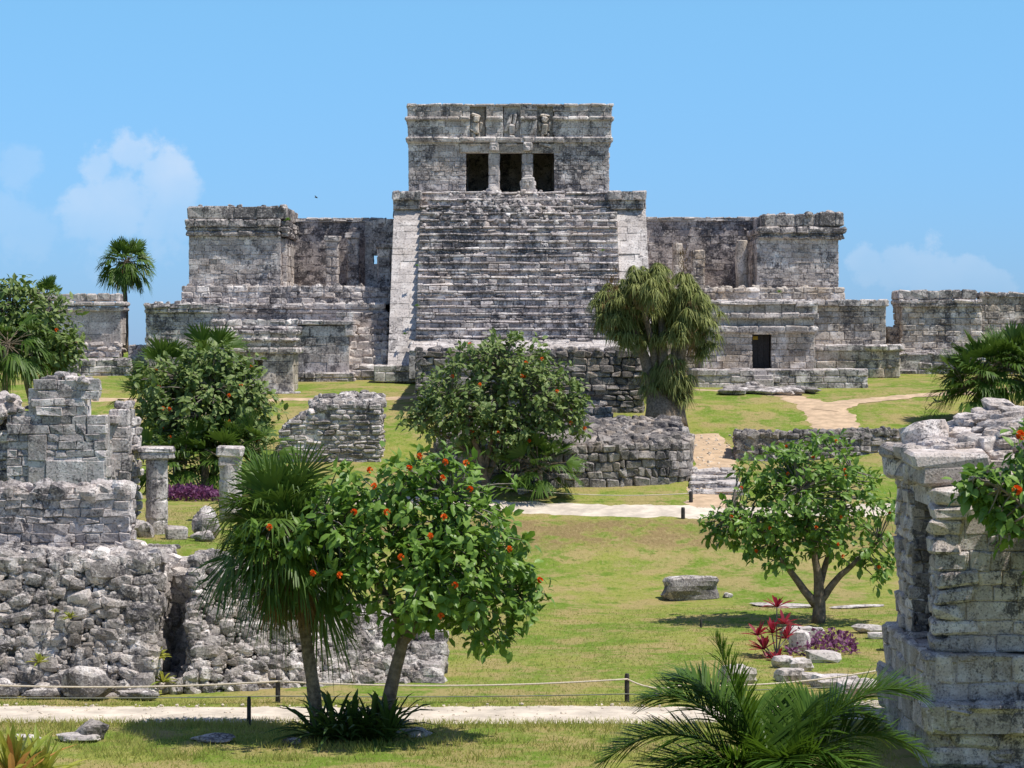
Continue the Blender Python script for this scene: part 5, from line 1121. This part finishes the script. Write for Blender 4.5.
    for i, (px, py, Y, s, lab, mt) in enumerate(data):
        m = MB(); x = X(px, Y); c = np.array([x, Y, float(Zt(x, Y))+s[2]*.36])
        rock(m, c, s, RNG(730+i), boxy=(i == 0))
        solo('boulder' if s[0] > .7 and s[2] > .3 else 'loose_stone', m, mt, lab, 'boulder' if s[0] > .7 and s[2] > .3 else 'stone')
    m = MB(); m.lathe((0, 0, 0), [(.03, 0), (.034, .02), (.034, .14), (.03, .17), (.014, .2), (.014, .225)], 12); o = solo('plastic_bottle', m, M_BLUE, 'pale blue plastic bottle lying in front of the strap leaved clump', 'bottle', smooth=True, base=(0, 0, 0)); o.location = (X(330, 39.6), 39.6, .06); o.rotation_euler = (0, math.radians(80), .5)
    m = MB(); V = np.array([(0, 0, 0), (.02, .16, .02), (-.03, .02, .03), (-.1, -.02, .0), (.12, -.02, .05), (0, -.2, 0), (.05, 0, -.03)])
    m.tube([(-.16, 0, 0), (-.05, 0, .01), (.1, 0, 0), (.2, 0, 0)], [.01, .05, .045, .008], 8)
    for s in (-1, 1): m.add([(.05, 0, .02), (-.06, 0, .02), (-.1, s*.22, .12), (.02, s*.24, .13), (-.1, s*.48, .05), (0, 0, .035)], [(0, 1, 2, 3)], [(3, 2, 4)])
    o = solo('bird', m, M_BIRD, 'small dark bird flying above the left wing of the castle', 'bird', base=(0, 0, 0)); o.location = tuple(P(316, 197.5, 92)); o.rotation_euler = (.3, .2, .5); o.scale = (.4,)*3
small_plants()

# ------------------------------------------------------------------ rope fences
def posts_and_ropes():
    rng = RNG(631)
    def post(px, Y, h, lab, grp, r=.045):
        x = X(px, Y); z = float(Zt(x, Y)); m = MB(); m.lathe((x, Y, z-.15), [(r, 0), (r, h+.1), (r*.8, h+.15)], 10, .002, rng); solo('rope_post', m, M_POST, lab, 'post', grp); return np.array([x, Y, z+h*.82])
    g = 'short posts of the near rope barrier'
    P0 = np.array([X(-75, 43.3), 43.3, .45])
    a = post(249, 40.9, .52, 'thin dark post in front of the pale path, left of the fan palm trunk', g, .035); b = post(278, 43.75, .48, 'dark post behind the pale path beside the rubble bank', g)
    c = post(627, 43.75, .52, 'dark post behind the pale path on the open lawn side', g); d = post(680, 44.3, .3, 'short dark post behind the feather palm frond', g, .05); e = post(880, 45.5, .4, 'dark post hidden among the stones at the foot of the near ruin', g)
    def rope(pts, sag, r, mat, lab):
        m = MB()
        for p, q in zip(pts[:-1], pts[1:]):
            t = np.linspace(0, 1, 24)[:, None]; cc = p+(q-p)*t; cc[:, 2] -= (sag*4*t*(1-t))[:, 0]; m.tube(cc, r, 6)
        solo('rope', m, mat, lab, 'rope', smooth=True)
    off = np.array([0, -.05, 0])
    rope([P0+off, b+off, c+off, d+off, e+off], .10, .016, M_ROPE, 'cream rope sagging between the posts along the near path')
    low = np.array([0, -.05, -.27]); rope([P0+low, b+low, c+low, d+low*.4, e+low], .03, .010, M_ROPED, 'thin grey lower cord running along the edge of the near path')
    g = 'short posts of the far rope barrier'
    a = post(494, 74.0, .55, 'far post under the round flowering tree at the upper path', g); b = post(691, 73.6, .36, 'far post at the foot of the worn stone steps', g, .06); c = post(683, 71.4, .34, 'far post on the lawn side of the upper path near the steps', g, .06)
    rope([a, b], .16, .014, M_ROPE, 'cream rope sagging in front of the terrace wall')
    for px, Y, h, lab in ((701, 55.4, .2, 'tiny dark stake standing in the open lawn before the boulder'), (769, 66.0, .25, 'tiny dark stake on the lawn behind the right flowering tree')):
        x = X(px, Y); m = MB(); m.lathe((x, Y, float(Zt(x, Y))-.05), [(.025, 0), (.025, h), (.018, h+.05)], 8); solo('stake', m, M_POST, lab, 'stake')
posts_and_ropes()

# ------------------------------------------------------------------ grass blades and wall weeds
def grass():
    rng = RNG(641)
    def blades(N, Y0, Y1, px0, px1, h, w, name, lab, clump=0, path=True):
        Y = Y0+(Y1-Y0)*rng.uniform(0, 1, N)**1.2; px = rng.uniform(px0, px1, N); x = X(px, Y)
        if clump:
            k = rng.integers(0, clump, N); cx = X(rng.uniform(px0, px1, clump), 1)
            cY = rng.uniform(Y0, Y1, clump); Y = cY[k]+rng.normal(0, .10, N); x = cx[k]*cY[k]+rng.normal(0, .12, N)
        ok = np.ones(N, bool)
        ok &= ~((Y > 41.4) & (Y < 43.3) & (x < 7)) | (not path); ok &= ~((x < -1.2) & (Y > 44.2) & (Y < 48.5)); ok &= ~((x > 6.1) & (Y > 36.6) & (Y < 42.4))
        x, Y = x[ok], Y[ok]; n = len(x); z = Zt(x, Y)-.005; az = rng.uniform(0, 6.28, n); hh = h*rng.uniform(.5, 1.3, n); ww = w*rng.uniform(.7, 1.3, n)
        s = np.stack([np.cos(az), np.sin(az)*.4, 0*az], -1)*ww[:, None]; tip = np.stack([rng.normal(0, .5, n), rng.normal(0, .5, n), np.ones(n)], -1)*hh[:, None]
        p = np.stack([x, Y, z], -1); m = MB(); m.inst(np.stack([p-s, p+s, p+tip], 1), None, [(0, 1, 2)]); solo(name, m, M_BLADE, lab, 'grass', kind='stuff', base=(0, 0, 0))
    blades(90000, 35, 60, -40, 1060, .05, .008, 'grass', 'short cropped lawn grass around the near path')
    blades(9000, 37.5, 41.2, -40, 1060, .13, .010, 'grass', 'longer grass tufts in the strip before the near path', clump=420)
    blades(2600, 41.15, 41.55, -40, 1060, .10, .009, 'grass', 'grass creeping over the front edge of the near path', path=False)
    blades(3500, 40.85, 41.35, -40, 1060, .12, .009, 'grass', 'ragged tall grass along the front edge of the near path')
    blades(2200, 43.1, 43.6, -40, 1060, .08, .009, 'grass', 'grass creeping over the far edge of the near path', path=False)
    blades(2500, 43.5, 44.2, -40, 1060, .07, .009, 'grass', 'grass fringe between the near path and the rubble bank')
grass()
def gravel():
    rng = RNG(645); m = MB(); N = 260; Y = rng.uniform(41.4, 43.4, N); x = X(rng.uniform(-20, 700, N), Y); stones(m, np.column_stack([x, Y, Zt(x, Y)+.025]), rng.uniform(.02, .06, N), rng)
    N = 120; Y = rng.uniform(75, 83, N); x = X(rng.uniform(694, 733, N), Y); stones(m, np.column_stack([x, Y, Zt(x, Y)+.02]), rng.uniform(.03, .10, N), rng)
    solo('gravel', m, M_PATH, 'loose limestone chips lying on the pale paths', 'gravel', kind='stuff')
gravel()
def weeds():
    rng = RNG(651); i = 0
    for px, py, Y, s, lab in ((70, 618, 44.9, .16, 'small weed low in the rubble bank left of the recess'), (55, 612, 44.9, .1, 'tiny weed tuft in the rubble bank'), (39, 663, 44.6, .22, 'bright green weed patch in the rubble bank at far left'), (158, 660, 45.2, .3, 'weeds growing in the recess of the rubble bank'), (163, 682, 45.0, .25, 'grassy tuft at the bottom of the recess'), (779, 292, 101.9, .22, 'tuft of weeds on the terrace of the right wing'), (417, 306, 97.9, .22, 'green weed on the left edge of the castle staircase'), (417, 266, 99, .2, 'small green weed halfway up the castle staircase edge'), (603, 251, 100.1, .2, 'weed at the right edge of the castle staircase'), (288, 220, 102.7, .28, 'weed sprouting from the left wing cornice'), (405, 334, 97.2, .2, 'weed low on the left balustrade')):
        m = MB(); c = P(px, py, Y-.15); strap_clump(m, c, 26, s*(1.5 if i < 5 else .8), s*(.12 if i < 5 else .1), rng, (.2, 1.4), .4); solo('weed', m, M_CROT if i < 5 else M_GEIG, lab, 'weed'); i += 1
weeds()
